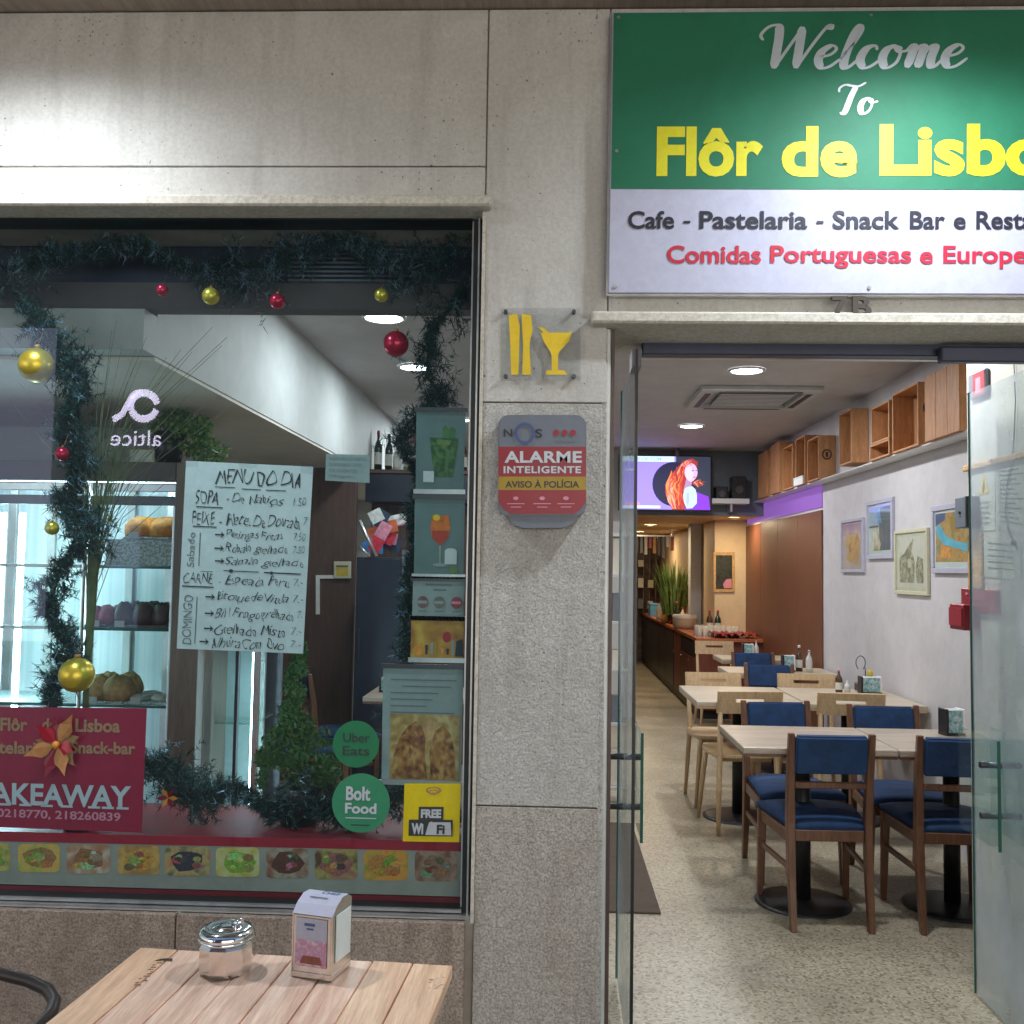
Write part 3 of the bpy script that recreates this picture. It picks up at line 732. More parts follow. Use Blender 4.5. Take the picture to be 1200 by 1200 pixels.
# wifi sticker
t, Q = paper('wifi_sticker', [(474, 918), (540, 918), (538, 987), (472, 986)], YG - 0.003, M['yellow_sticker'], 'square yellow free internet sticker in the bottom corner of the window', 'sticker')
a = Art(Q)
for k, r in enumerate((.14, .09, .05)):
    a.ring(.52, .12 + .03 * k, r, r * .45, .72, M['tan_ink'], 16)
a.rect(.27, .40, .71, .62, M['ink']); a.rect(.10, .62, .88, .90, M['ink']); a.build('print', t)
letters('lettering', 'FREE', Q, (.31, .44, .67, .59), M['letter_white'], t, .05, lift=.003)
letters('lettering', 'Wi', Q, (.15, .68, .36, .87), M['letter_white'], t, .05, lift=.003)
a = Art(Q, .003); a.poly([(.40, .88), (.44, .72), (.50, .66), (.84, .66), (.86, .88)], M['letter_white']); a.disc(.50, .70, .05, .05, M['letter_white']); a.build('device', t)
letters('lettering', 'Fi', Q, (.60, .70, .74, .86), M['ink'], t, .04, lift=.005)
def round_sticker(cx, cy, rx, Y, m, label):
    c = P(cx, cy, Y); r = (P(cx + rx, cy, Y) - c).length
    t = thing('round_sticker', label, 'sticker', c, 'round green delivery stickers')
    MB().prism([c + Vector((r * math.cos(k * math.pi / 20), 0, r * math.sin(k * math.pi / 20))) for k in range(40)], (0, 0.0008, 0)).build('disc', m, t)
    Q = [c + Vector((sx * r, 0, sz * r)) for sx, sz in ((-1, 1), (1, 1), (1, -1), (-1, -1))]
    return t, Q
t, Q = round_sticker(417, 872, 27, YG - 0.003, M['green_uber'], 'smaller round green sticker with black lettering, above the other round sticker')
letters('lettering', 'Uber', Q, (.22, .26, .80, .46), M['ink'], t, .01); letters('lettering', 'Eats', Q, (.22, .54, .80, .74), M['ink'], t, .01)
t, Q = round_sticker(423, 941, 34, YG - 0.003, M['green_bolt'], 'larger round green sticker with white lettering beside the yellow sticker')
letters('lettering', 'Bolt', Q, (.24, .22, .66, .46), M['letter_white'], t, .03); letters('lettering', 'Food', Q, (.23, .50, .77, .68), M['letter_white'], t, .03)
a = Art(Q, .0016); a.rect(.24, .745, .77, .76, M['letter_white']); a.rect(.34, .86, .66, .88, M['ink']); a.build('rule', t)

# ------------------------------------------------------------------ welcome sign
Yb = YF - 0.045
xa, xb = P(720, 15, Yb), P(1334, 14, Yb)
sgn = thing('welcome_sign', 'large green and white welcome signboard above the doorway', 'sign', P(1000, 345, Yb))
Q = [P(718, 14, Yb), P(1330, 9, Yb), P(1330, 345, Yb), P(713, 343, Yb)]
MB().prism([q + Vector((0, .001, 0)) for q in Q], (0, 0.035, 0)).build('panel', M['sign_white'], sgn, 0.002)
def gy(x): return 223 + (x - 715) * 0.003
a = Art(Q, 0.0)
sv = 0.634
a.poly([(0.002, 0.004), (.998, .004), (.998, .640), (0.002, sv)], M['sign_green']); a.build('green_field', sgn)
MB().prism([uvp(Q, u, v, -.012) for u, v in ((-.004, -.004), (1.004, -.004), (1.004, 1.006), (-.004, 1.006))], (0, 0.02, 0)).build('edge_trim', M['alu'], sgn)
for u_, v_ in ((.012, .02), (.5, .02), (.988, .02), (.012, .98), (.5, .98), (.988, .98), (.012, .5)):
    c_ = uvp(Q, u_, v_); MB().cyl(c_, c_ + Vector((0, -.003, 0)), .006, .0045, 10).build('screw', M['alu'], sgn)
def su(x0, y0, x1, y1):   # picture rectangle on the sign -> uv
    return ((x0 - 716) / 614.0, (y0 - 14) / 331.0, (x1 - 716) / 614.0, (y1 - 14) / 331.0)
letters('lettering', 'Flôr', Q, su(771, 151, 897, 210), M['sign_yellow'], sgn, .036)
letters('lettering', 'de', Q, su(919, 151, 1008, 211), M['sign_yellow'], sgn, .036)
letters('lettering', 'Lisboa', Q, su(1034, 149, 1275, 210), M['sign_yellow'], sgn, .036)
for wd, x0_, x1_, y0_, y1_ in (('Cafe', 738, 793, 250, 271), ('-', 804, 812, 261.5, 264.5), ('Pastelaria', 823, 950, 250, 271), ('-', 961, 969, 261.5, 264.5), ('Snack', 980, 1058, 249.5, 271),
                              ('Bar', 1070, 1111, 250, 271), ('e', 1121, 1135, 257, 271), ('Restaurante', 1147, 1293, 250, 271)):
    letters('lettering', wd, Q, su(x0_, y0_, x1_, y1_), M['sign_grey'], sgn, .022)
for wd, x0_, x1_, y0_, y1_ in (('Comidas', 785, 896, 290, 311), ('Portuguesas', 907, 1072, 290, 316), ('e', 1082, 1097, 297, 311), ('Europeias', 1109, 1240, 290, 316)):
    letters('lettering', wd, Q, su(x0_, y0_, x1_, y1_), M['sign_red'], sgn, .022)
# brush-script letters: pen strokes, thick going down and thin going up
def cr(pts, n=9):
    out = []
    p = [pts[0]] + list(pts) + [pts[-1]]
    for i in range(1, len(p) - 2):
        for k in range(n):
            t_ = k / n; t2 = t_ * t_; t3 = t2 * t_
            out.append(tuple(0.5 * ((2 * p[i][j]) + (-p[i - 1][j] + p[i + 1][j]) * t_ + (2 * p[i - 1][j] - 5 * p[i][j] + 4 * p[i + 1][j] - p[i + 2][j]) * t2 + (-p[i - 1][j] + 3 * p[i][j] - 3 * p[i + 1][j] + p[i + 2][j]) * t3) for j in (0, 1)))
    out.append(tuple(pts[-1])); return out
GL = {'W': (1.88, [[(-.05, 1.25), (-.18, 1.5), (.0, 1.85), (.3, 1.9), (.42, 1.5), (.5, .8), (.58, .0)], [(.58, .0), (.8, .75), (1.12, 1.8)], [(1.1, 1.85), (1.2, 1.0), (1.3, .0)], [(1.3, .0), (1.6, 1.0), (1.85, 1.7), (1.98, 1.9), (2.0, 1.7)]]),
      'e': (.78, [[(.08, .48), (.42, .6), (.56, .85), (.38, 1.0), (.12, .75), (.08, .35), (.26, .02), (.52, .08), (.8, .42)]]),
      'l': (.60, [[(.02, .4), (.30, 1.1), (.44, 1.65), (.36, 1.88), (.22, 1.5), (.14, .5), (.22, .03), (.38, .06), (.62, .42)]]),
      'c': (.72, [[(.52, .78), (.42, .98), (.16, .85), (.06, .4), (.24, .02), (.48, .08), (.76, .42)]]),
      'o': (.8, [[(.38, 1.0), (.12, .82), (.06, .4), (.26, .0), (.54, .22), (.58, .7), (.38, 1.0)], [(.42, .95), (.58, .72), (.86, .78)]]),
      'm': (1.22, [[(-.04, .7), (.1, 1.0), (.18, .8), (.14, 0)], [(.16, .3), (.34, .92), (.5, .92), (.5, .5), (.48, 0)], [(.5, .35), (.7, .92), (.86, .92), (.84, .4), (.92, .04), (1.06, .08), (1.25, .42)]]),
      'T': (.85, [[(-.35, 1.35), (-.38, 1.6), (-.15, 1.8), (.2, 1.74), (.55, 1.72), (.85, 1.95)], [(.42, 1.75), (.3, 1.1), (.22, .2), (.1, .0), (-.02, .12)]])}
def script(word, rect, m, parent, th=0.22, tn=0.055):
    u0, v0, u1, v1 = rect; x = 0; strokes = []; owner = []
    for wi, ch in enumerate(word):
        adv, st = GL[ch]
        for s in st: strokes.append([(a + x + b * 0.22, b) for a, b in cr(s)]); owner.append(wi)
        x += adv
    xs = [p[0] for s in strokes for p in s]; x0, x1 = min(xs), max(xs); H = 1.95
    sx = (u1 - u0) / (x1 - x0); sy = (v1 - v0) / H
    mbs = {}; lift = .0018
    for k, s in enumerate(strokes):
        mb = mbs.setdefault(owner[k], MB())
        L, Rr = [], []
        for i, p in enumerate(s):
            q = s[min(i + 1, len(s) - 1)]; o = s[max(i - 1, 0)]
            dx, dy = q[0] - o[0], q[1] - o[1]; d = math.hypot(dx, dy) or 1
            dn = max(0, -dy / d); wd = (tn + (th - tn) * dn ** 1.3) / 2 * min(1, .45 + min(i, len(s) - 1 - i) * .2)
            nx, ny = -dy / d * wd, dx / d * wd
            L.append((p[0] + nx, p[1] + ny)); Rr.append((p[0] - nx, p[1] - ny))
        f = lambda p: uvp(Q, u0 + (p[0] - x0) * sx, v1 - p[1] * sy, lift + .00002 * k)
        for i in range(len(s) - 1): mb.poly([f(L[i]), f(L[i + 1]), f(Rr[i + 1]), f(Rr[i])])
    for mb in mbs.values(): mb.build('letter', m, parent, fix=False)
script('Welcome', su(893, 31, 1136, 83), M['letter_white'], sgn, .30, .11)
script('To', su(986, 100, 1032, 137), M['letter_white'], sgn, .30, .11)

# house number
nb = thing('house_number', 'metal house number 7B standing on the ledge under the sign', 'house number', P(995, 372, YF - .03))
Q = quad_px(974, 348, 1020, 373, YF - 0.045)
M['number'] = pm('bronze_grey', (.07, .055, .045), .45, .3)
letters('digit', '7', Q, (0, .0, .40, 1), M['number'], nb, .03, depth=.012, lift=0)
letters('letter', 'B', Q, (.52, .0, 1, .98), M['number'], nb, .03, depth=.012, lift=0)

# pictogram plate
pt = thing('restaurant_pictogram', 'clear plate with yellow cutlery and cocktail glass on the pillar', 'sign', P(634, 446, YF - .02))
Q = quad_px(587, 361, 680, 446, YF - 0.014)
MB().prism([q for q in Q], (0, .004, 0)).build('plate', M['acrylic'], pt)
a = Art(Q, .0004); y = M['yellow']
a.poly([(.10, .10), (.20, .08), (.24, .25), (.23, .55), (.22, .92), (.13, .92), (.12, .55)], y)
a.poly([(.26, .08), (.38, .10), (.40, .30), (.36, .50), (.38, .92), (.27, .92), (.28, .50)], y, False)
a.poly([(.50, .34), (.86, .34), (.90, .30), (.86, .46), (.74, .60), (.72, .66), (.72, .86), (.64, .86), (.64, .66), (.62, .60), (.54, .46)], y, False)
a.poly([(.56, .92), (.58, .86), (.80, .86), (.84, .92)], y, False); a.poly([(.46, .26), (.54, .27), (.60, .34), (.54, .34)], y, False)
a.build('pictogram', pt)
for u, v in ((.06, .05), (.92, .05), (.06, .94), (.92, .94)):
    c = uvp(Q, u, v); MB().cyl(c + Vector((0, -.004, 0)), c + Vector((0, .014, 0)), .006, n=10).build('screw', M['steel_dark'], pt)

# alarm box
al = thing('alarm_box', 'grey and red alarm box with rounded corners on the stone pillar', 'alarm', P(634, 612, YF - .02))
Ya = YF - 0.055
def rr(Q, u0, v0, u1, v1, ru, rv, n=5, c=(1, 1, 1, 1)):
    pts = []
    for (cu, cv, a0, k) in ((u0 + ru, v0 + rv, 180, 0), (u1 - ru, v0 + rv, 270, 1), (u1 - ru, v1 - rv, 0, 2), (u0 + ru, v1 - rv, 90, 3)):
        for i in range(n + 1):
            a_ = R(a0 + 90 * i / n); pts.append((cu + ru * math.cos(a_), cv + rv * math.sin(a_)))
    return pts
Q = quad_px(584, 486, 687, 616, Ya)
MB().prism([uvp(Q, u, v) for u, v in rr(Q, 0, 0, 1, .915, .12, .10)], (0, .053, 0)).build('casing', M['alarm_grey'], al, .003, 2)
MB().prism([uvp(Q, u, v, .0) + Vector((0, .006, 0)) for u, v in ((.09, .90), (.92, .90), (.83, .99), (.72, 1.02), (.28, 1.02), (.17, .99))], (0, .045, 0)).build('base_casing', M['alarm_grey'], al)
a = Art(Q, .0004)
a.rect(.002, .29, .998, .56, M['alarm_red']); a.rect(.001, .56, .999, .68, M['alarm_yellow'])
a.poly([(.002, .68), (.998, .68), (.998, .79), (.93, .86), (.86, .895), (.14, .895), (.07, .86), (.002, .79)], M['alarm_red'])
for k in range(3): a.disc(.66 + .095 * k, .165, .035, .030, M['alarm_red'], 14)
a.rect(.64, .222, .90, .235, M['ink_grey']); a.ring(.30, .17, .115, .10, .72, M['ink_blue'])
for k, cu in enumerate((.20, .50, .77)):
    a.disc(cu, .755, .035, .018, M['pink_ink'], 5 + k); a.rect(cu - .10, .80, cu + .10, .808, M['pink_ink'], False); a.rect(cu - .06, .83, cu + .06, .838, M['pink_ink'], False)
a.build('print', al)
letters('lettering', 'N', Q, (.06, .13, .16, .20), M['ink'], al, .02); letters('lettering', 'S', Q, (.42, .13, .50, .21), M['ink'], al, .02)
letters('lettering', 'ALARME', Q, (.07, .33, .95, .435), M['letter_white'], al, .03, space=1.05)
letters('lettering', 'INTELIGENTE', Q, (.06, .465, .94, .53), M['letter_white'], al, .03, space=1.1)
letters('lettering', 'AVISO À POLÍCIA', Q, (.08, .585, .92, .66), M['ink'], al, .02)
letters('lettering', 'Central', Q, (.26, .93, .74, .985), M['ink_grey'], al, .0)
# ------------------------------------------------------------------ interior shell
ZC = 2.76
XRW = 2.2
struct(bx('ceiling', -3.3, XRW, YF + 0.331, 10.2, ZC, ZC + 0.05, M['ceiling']))
struct(bx('wall_right', XRW, XRW + 0.1, 3.15, 11.1, 0, ZC, M['wall']))
struct(bx('wall_left', -3.3, -3.2, 2.95, 10.3, 0, ZC, M['wall_white']))
struct(bx('wall_back', -3.2, 0.86, 10.2, 10.3, 0, ZC, M['wall_white']))
hd = struct(bx('beam', 0.86, XRW, 10.2, 10.32, 2.09, ZC, M['alarm_grey']))
struct(bx('bulkhead', -3.2, -1.37, 3.30, 10.19, 2.215, ZC - .001, M['wall_white']))
struct(bx('bulkhead_underside', -3.2, -1.375, 3.302, 10.19, 2.20, 2.214, M['soffit_grey']))
struct(bx('wall_behind_case', -3.2, -1.98, 4.95, 5.02, 0, 2.199, M['wall_white']))
# header above the window, inside
hx1 = P(560, 300, 3.2).x
zh = P(300, 362, YF + .34).z
struct(bx('window_header', -3.19, -0.1, YF + .34, YF + .42, zh, zh + .088, M['header_brown']))
struct(bx('window_header_upper', -3.19, -0.1, YF + .345, YF + .42, zh + .0885, ZC - .002, M['navy']))
struct(bx('bulkhead_front_lower', -3.19, -1.37, YF + .341, 3.2995, 2.215, zh - .001, M['wall_white']))
gr = thing('vent_grille', 'grey slatted vent grille above the window behind the garland', 'vent', P(420, 328, 3.15))
q = quad_px(340, 286, 492, 332, 3.183)
for k in range(9):
    z = q[3].z + (q[0].z - q[3].z) * (k + .5) / 9
    bx('slat', q[0].x, q[1].x, 3.168, 3.192, z - .004, z + .003, M['alarm_grey'], gr)
# back room beyond the beam
struct(bx('ceiling_back_room', 0.86, 3.2, 10.33, 16.6, 2.09, 2.14, M['beige']))
struct(bx('wall_back_room_left', 0.76, 0.86, 10.31, 16.6, 0, 2.089, M['brown_dark']))
struct(bx('wall_back_room_far', 0.86, 3.2, 16.5, 16.6, 0, 2.089, M['brown_dark']))
struct(bx('wall_beige', 1.84, XRW + .1, 11.1, 11.2, 0, 2.089, M['beige']))
struct(bx('wall_back_room_right', 1.84, 1.94, 11.21, 16.49, 0.86, 2.089, M['beige']))
struct(bx('column', 1.70, 1.83, 12.0, 12.2, 0.83, 2.088, M['wall_white']))
# entrance side block on which the papers hang
XB = 1.62
struct(bx('wall_entrance_block', XB, XRW - .001, 3.16, 3.875, 0, ZC - .001, M['wall_block']))
# copper panel on the far part of the side wall
pan = thing('wall_panel', 'tall copper brown panel covering the far end of the dining room wall', 'panel', (2.19, 9.5, 0))
for k in range(4):
    bx('panel_board', 2.185, 2.199, 8.02 + .77 * k + .003, 8.02 + .77 * (k + 1) - .003, 0.0, 2.02, M['copper'], pan, .002)

# shelf, with a glowing band standing in for purple light on the wall
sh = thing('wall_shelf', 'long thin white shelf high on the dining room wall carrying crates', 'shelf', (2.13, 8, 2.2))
bx('board', 2.085, 2.199, 4.0, 11.09, 2.227, 2.237, M['white'], sh, .002)
bx('glow_band', 2.190, 2.198, 8.03, 11.05, 2.045, 2.222, emit('purple_glow', (0.26, 0.11, .46), .55), sh)

# ------------------------------------------------------------------ ceiling lamps
def downlight(px, py, label, power=None):
    c = PZ(px, py, ZC - 0.004); return downlight_at(c.x, c.y, ZC, label, power=power)
def downlight_at(x, y, z, label, warm=False, power=None, r=0.1, group='round ceiling lamps in the dining room'):
    t = thing('ceiling_lamp', label, 'lamp', (x, y, z), group)
    MB().lathe([(r + .012, -0.001), (r + .012, -.010), (r, -.014), (r - .006, -.008)], (x, y, z), 24).build('rim', M['white'], t)
    MB().lathe([(0, -.010), (r - .006, -.009)], (x, y, z), 24).build('lens', M['lens_warm'] if warm else M['lens'], t)
    ld = bpy.data.lights.new('lamp_light', 'AREA'); ld.shape = 'DISK'; ld.size = 2 * r - .02
    ld.energy = power or (WARM_W if warm else CEIL_W); ld.color = (1.0, .78, .50) if warm else (.97, .98, 1.0)
    lo = bpy.data.objects.new('lamp_light', ld); COL.objects.link(lo); lo.parent = t; lo.location = (0, 0, -.02)
    return t
downlight(875, 434, 'lit round ceiling lamp in front of the air conditioner, seen through the doorway')
downlight(810, 499, 'lit round ceiling lamp beyond the air conditioner')
downlight(450, 372, 'lit round ceiling lamp seen through the window below the yellow bauble', CEIL_W * .45)
downlight(487, 430, 'lit round ceiling lamp seen through the window below the red bauble', CEIL_W * .45)
for x, y, s in ((-.79, 8.2, 'added round ceiling lamp at the far end of the window side row'), (1.17, 3.95, 'added round ceiling lamp just inside the doorway')):
    downlight_at(x, y, ZC, s)  # unseen lamps added to brighten the dining room
downlight_at(1.25, 12.4, 2.088, 'added small warm ceiling lamp just inside the back room', True, None, .07, 'added warm lamps in the back room')  # this and the next two are added to brighten the back room
downlight_at(1.30, 14.6, 2.088, 'added small warm ceiling lamp deep in the back room', True, None, .07, 'added warm lamps in the back room')
downlight_at(1.95, 10.55, 2.088, 'added small warm ceiling lamp washing the beige wall', True, WARM_W * .6, .05, 'added warm lamps in the back room')

# air conditioning cassette
ac = thing('air_conditioner', 'white square ceiling air conditioner between the two lamps', 'air conditioner', (1.32, 6.9, ZC))
cx, cy, h = 1.41, 7.0, .41
fm = MB()
for x0, x1, y0, y1 in ((cx - h, cx + h, cy - h, cy - h + .10), (cx - h, cx + h, cy + h - .10, cy + h), (cx - h, cx - h + .10, cy - h + .101, cy + h - .101), (cx + h - .10, cx + h, cy - h + .101, cy + h - .101)):
    fm.box(x0, x1, y0, y1, ZC - .035, ZC - .001)
fm.build('frame', M['wall_white'], ac, .004)
bx('intake_grille', cx - .25, cx + .25, cy - .25, cy + .25, ZC - .030, ZC - .012, M['alarm_grey'], ac)
for k in range(9): bx('slat', cx - .25, cx + .25, cy - .24 + .055 * k, cy - .225 + .055 * k, ZC - .034, ZC - .0305, M['white'], ac)
for s in (-1, 1):
    bx('air_slot', cx + s * .345 - .02, cx + s * .345 + .02, cy - .28, cy + .28, ZC - .038, ZC - .0355, M['black'], ac)
    bx('air_slot', cx - .28, cx + .28, cy + s * .345 - .02, cy + s * .345 + .02, ZC - .038, ZC - .0355, M['steel_dark'], ac)

# ------------------------------------------------------------------ television
Yt = 9.95
q = quad_px(731, 533, 834, 598, Yt)
tv = thing('television', 'bright television hanging under the ceiling, showing a red haired woman on purple', 'television', P(783, 598, Yt))
zt1, zt0, xt0, xt1 = q[0].z, q[3].z, q[0].x - .05, q[1].x
bx('casing', xt0, xt1, Yt + .003, Yt + .06, zt0, zt1, M['black'], tv, .006)
bx('bracket', 1.25, 1.29, Yt + .03, Yt + .05, zt1 - .002, ZC, M['steel_dark'], tv)
Q = (Vector((xt0 + .012, Yt, zt1 - .012)), Vector((xt1 - .012, Yt, zt1 - .012)), Vector((xt1 - .012, Yt, zt0 + .014)), Vector((xt0 + .012, Yt, zt0 + .014)))
def te(n_, c, s=1.0): return emit('screen_' + n_, c, s * TV_E)
E1, E2, E3, E4, E5, E6, E7 = te('violet', (.30, .22, 1.0), 1.1), te('dark', (.012, .012, .05), 1), te('hair', (.75, .12, .04), 1), te('hair2', (.35, .03, .03), 1), te('face', (.72, .45, .70), 1), te('shoulder', (.45, .68, 1.0), 1.1), te('blue', (.10, .06, .32), 1)
E8, E9 = te('purple', (.22, .04, .65), 1), te('cyan', (.55, .80, 1.0), 1.1)
a = Art(Q, .0005); rgt = random.Random(6); a.rect(0, 0, 1, 1, E1); a.rect(.62, 0, 1, 1, te('edge', (.03, .035, .06), 1)); a.rect(.0, 0, .60, .10, E9)
a.rect(.05, .24, .16, .27, E9, False); a.rect(.0, .93, .45, .98, E9, False); a.rect(.06, .87, .22, .92, te('pink', (.8, .25, .75)), False)
a.disc(.60, .52, .24, .42, E2, 30)
a.poly([(.78, .62), (.98, .75), (1, 1), (.80, 1)], E8); a.rect(.60, .90, .84, 1, E8)
a.poly([(.62, .25), (.70, .08), (.80, .03), (.86, .10), (.84, .3), (.76, .5), (.74, .75), (.72, 1.0), (.58, 1.0), (.53, .82), (.50, .65), (.53, .48), (.55, .36)], E4)
HC = [E3, E4, te('hair3', (.95, .26, .07)), te('hair4', (.50, .05, .03)), te('hair5', (.80, .34, .26)), te('hair6', (.62, .09, .04))]
def strand(u0, v0, v1, amp, ph, wd, m, step):
    L, Rr = [], []
    for i in range(9):
        t_ = i / 8; v = v0 + (v1 - v0) * t_; u = u0 + amp * math.sin(ph + t_ * 9) - .05 * math.sin(t_ * 3.1); w_ = wd * (.4 + math.sin(t_ * 3.1))
        L.append((u - w_, v)); Rr.append((u + w_, v))
    for i in range(8): a.poly([L[i], Rr[i], Rr[i + 1], L[i + 1]], m, step and i == 0)
for k in range(34):
    u = .57 + .155 * rgt.random(); v0 = .14 + .30 * rgt.random() + .9 * max(0, .66 - u)
    strand(u, v0, min(.985, v0 + rgt.uniform(.4, .8)), rgt.uniform(.008, .022), rgt.uniform(0, 6), rgt.uniform(.004, .010), HC[k % 6], k % 6 == 0)
def face(cx, cy, rx, ry, m, n=26, jaw=.25):
    a.poly([(cx + rx * math.cos(t) * (1 - jaw * max(0, math.sin(t)) ** 2), cy + ry * math.sin(t)) for t in [2 * math.pi * i / n for i in range(n)]], m)
a.poly([(.735, .40), (.80, .42), (.79, .56), (.84, .62), (.70, .66), (.72, .52)], te('neck', (.42, .24, .42)))
face(.785, .30, .072, .175, E5)
face(.768, .32, .045, .13, te('cheek', (.85, .56, .74)))
a.disc(.805, .265, .014, .012, E7, 10); a.disc(.842, .262, .009, .011, E7, 10); a.poly([(.785, .235), (.815, .222), (.82, .232)], E7, False)
a.poly([(.826, .28), (.845, .335), (.824, .338)], te('nose', (.58, .34, .52))); a.poly([(.80, .385), (.825, .375), (.842, .385), (.822, .402)], te('lip', (.6, .06, .10)))
for k in range(9): strand(.735 + .010 * k, .055 + .004 * (k - 4) ** 2, .20 - .006 * k, .006, k, .006, (HC[4], te('fringe', (.60, .22, .24)), HC[3])[k % 3], k == 0)
a.poly([(.72, .60), (.755, .57), (.80, .56), (.835, .62), (.85, .72), (.85, .88), (.80, .97), (.74, .98), (.71, .86), (.70, .72)], E6)
a.poly([(.735, .70), (.76, .66), (.77, .84), (.75, .94), (.73, .86)], te('arm', (.40, .46, .85)))
for k in range(7): strand(.865 + .014 * k, .42 + .01 * k, .58 - .01 * k, .010, k * 1.7, .006, HC[(k + 3) % 6], k == 0)
a.build('picture', tv)
letters('lettering', 'TOP OF TUM', Q, (.10, .02, .46, .085), te('txt', (.35, .45, .85)), tv, .04, lift=.006)
# two dark boxes on a small shelf beside the television
sb = thing('bracket_shelf', 'small shelf under the dark boxes next to the television', 'shelf', P(855, 586, 10.0))
q = quad_px(834, 584, 878, 590, 10.0)
bx('board', q[0].x, q[1].x, 9.98, 10.19, q[3].z, q[0].z, M['white'], sb, .003)
bx('bracket', (q[0].x + q[1].x) / 2, (q[0].x + q[1].x) / 2 + .02, 10.0, 10.19, q[3].z - .08, q[3].z - .001, M['alu'], sb)
for x0, x1, y0, lab in ((839, 853, 570, 'lower black box on the small shelf nearest the television'), (858, 875, 558, 'taller black speaker on the small shelf by the crates')):
    qq = quad_px(x0, y0, x1, 584, 10.0)
    t = thing('speaker', lab, 'speaker', ((qq[0].x + qq[1].x) / 2, 10.08, q[0].z + .001), 'black boxes beside the television')
    bx('cabinet', qq[0].x, qq[1].x, 10.0, 10.15, q[0].z + .001, qq[0].z, M['black'], t, .006)
    c = Vector(((qq[0].x + qq[1].x) / 2, 9.999, q[0].z + (qq[0].z - q[0].z) * .4)); r = (qq[1].x - qq[0].x) * .33
    MB().cyl(c, c + Vector((0, -.006, 0)), r, r * .9, 14).build('cone', M['steel_dark'], t)

# ------------------------------------------------------------------ crates on the shelf
def crate(y0, y1, z0, z1, label, depth=.13, xo=0.0, slats=False, mark=None, open_=True):
    xw = XRW - .002 - xo
    t = thing('wine_crate', label, 'crate', (xw - depth / 2, (y0 + y1) / 2, z0), 'wooden crates above the dining room')
    k = .012; m = M['crate']
    bx('side_board', xw - depth, xw, y0, y0 + k, z0, z1, m, t, .0015)
    bx('side_board', xw - depth, xw, y1 - k, y1, z0, z1, m, t, .0015)
    bx('top_board', xw - depth, xw, y0 + k + .0005, y1 - k - .0005, z1 - k, z1, m, t, .0015)
    bx('bottom_board', xw - depth, xw, y0 + k + .0005, y1 - k - .0005, z0, z0 + k, m, t, .0015)
    bx('back_board', xw - .008, xw - .001, y0 + k + .0005, y1 - k - .0005, z0 + k + .0005, z1 - k - .0005, M['crate_in'], t)
    if not open_: 
        n = 3
        for i in range(n):
            a_, b_ = y0 + (y1 - y0) * i / n, y0 + (y1 - y0) * (i + 1) / n
            bx('front_board', xw - depth - .008, xw - depth - .0005, a_ + .002, b_ - .002, z0, z1, m, t, .0015)
    if mark:
        yc = y0 - .0006
        Qm = (Vector((xw - depth * .85, yc, z1 - .10)), Vector((xw - depth * .15, yc, z1 - .10)), Vector((xw - depth * .15, yc, z1 - .20)), Vector((xw - depth * .85, yc, z1 - .20)))
        a = Art(Qm, .0002)
        if mark == 'oval': a.ring(.5, .5, .42, .42, .7, M['burn'], 16); a.rect(.38, .3, .62, .7, M['burn'])
        else: a.ring(.5, .5, .4, .4, .6, M['sign_red'], 14)
        a.build('stamp', t)
    return t
z0s = 2.238
crate(5.02, 5.48, z0s, 2.60, 'wide pine crate on the shelf closest to the doorway', open_=False)
crate(5.60, 6.02, z0s, 2.60, 'tall open pine crate with an oval stamp on its side', mark='oval')
crate(6.08, 6.45, z0s, 2.34, 'low pine crate on the shelf under a stamped one')
crate(6.08, 6.42, 2.342, 2.58, 'small pine crate with red print stacked on a low crate', mark='red')
crate(6.87, 7.16, 2.28, 2.66, 'single pine crate hung on the bare wall between the crate groups', .12)
crate(7.67, 8.0, z0s, 2.58, 'open pine crate with a stamp at the near end of the far group', mark='oval')
crate(8.08, 8.38, z0s, 2.64, 'second pine crate of the far group, open side out')
crate(8.50, 8.85, z0s, 2.62, 'third pine crate of the far group')
crate(8.95, 9.30, z0s, 2.70, 'fourth pine crate of the far group, taller than its neighbours', open_=False)
crate(9.45, 9.85, z0s, 2.68, 'farthest pine crate, near the dark speaker', open_=False)
wb = thing('white_box', 'small white box lying in front of the far crates', 'box', (2.03, 8.35, z0s))
wb.location = (2.085, 8.2, z0s)
bx('carton', 2.055, 2.068, 8.1, 8.4, z0s + .001, z0s + .06, M['white'], wb, .002)
bx('lid', 2.053, 2.069, 8.098, 8.402, z0s + .0605, z0s + .07, M['paper'], wb)

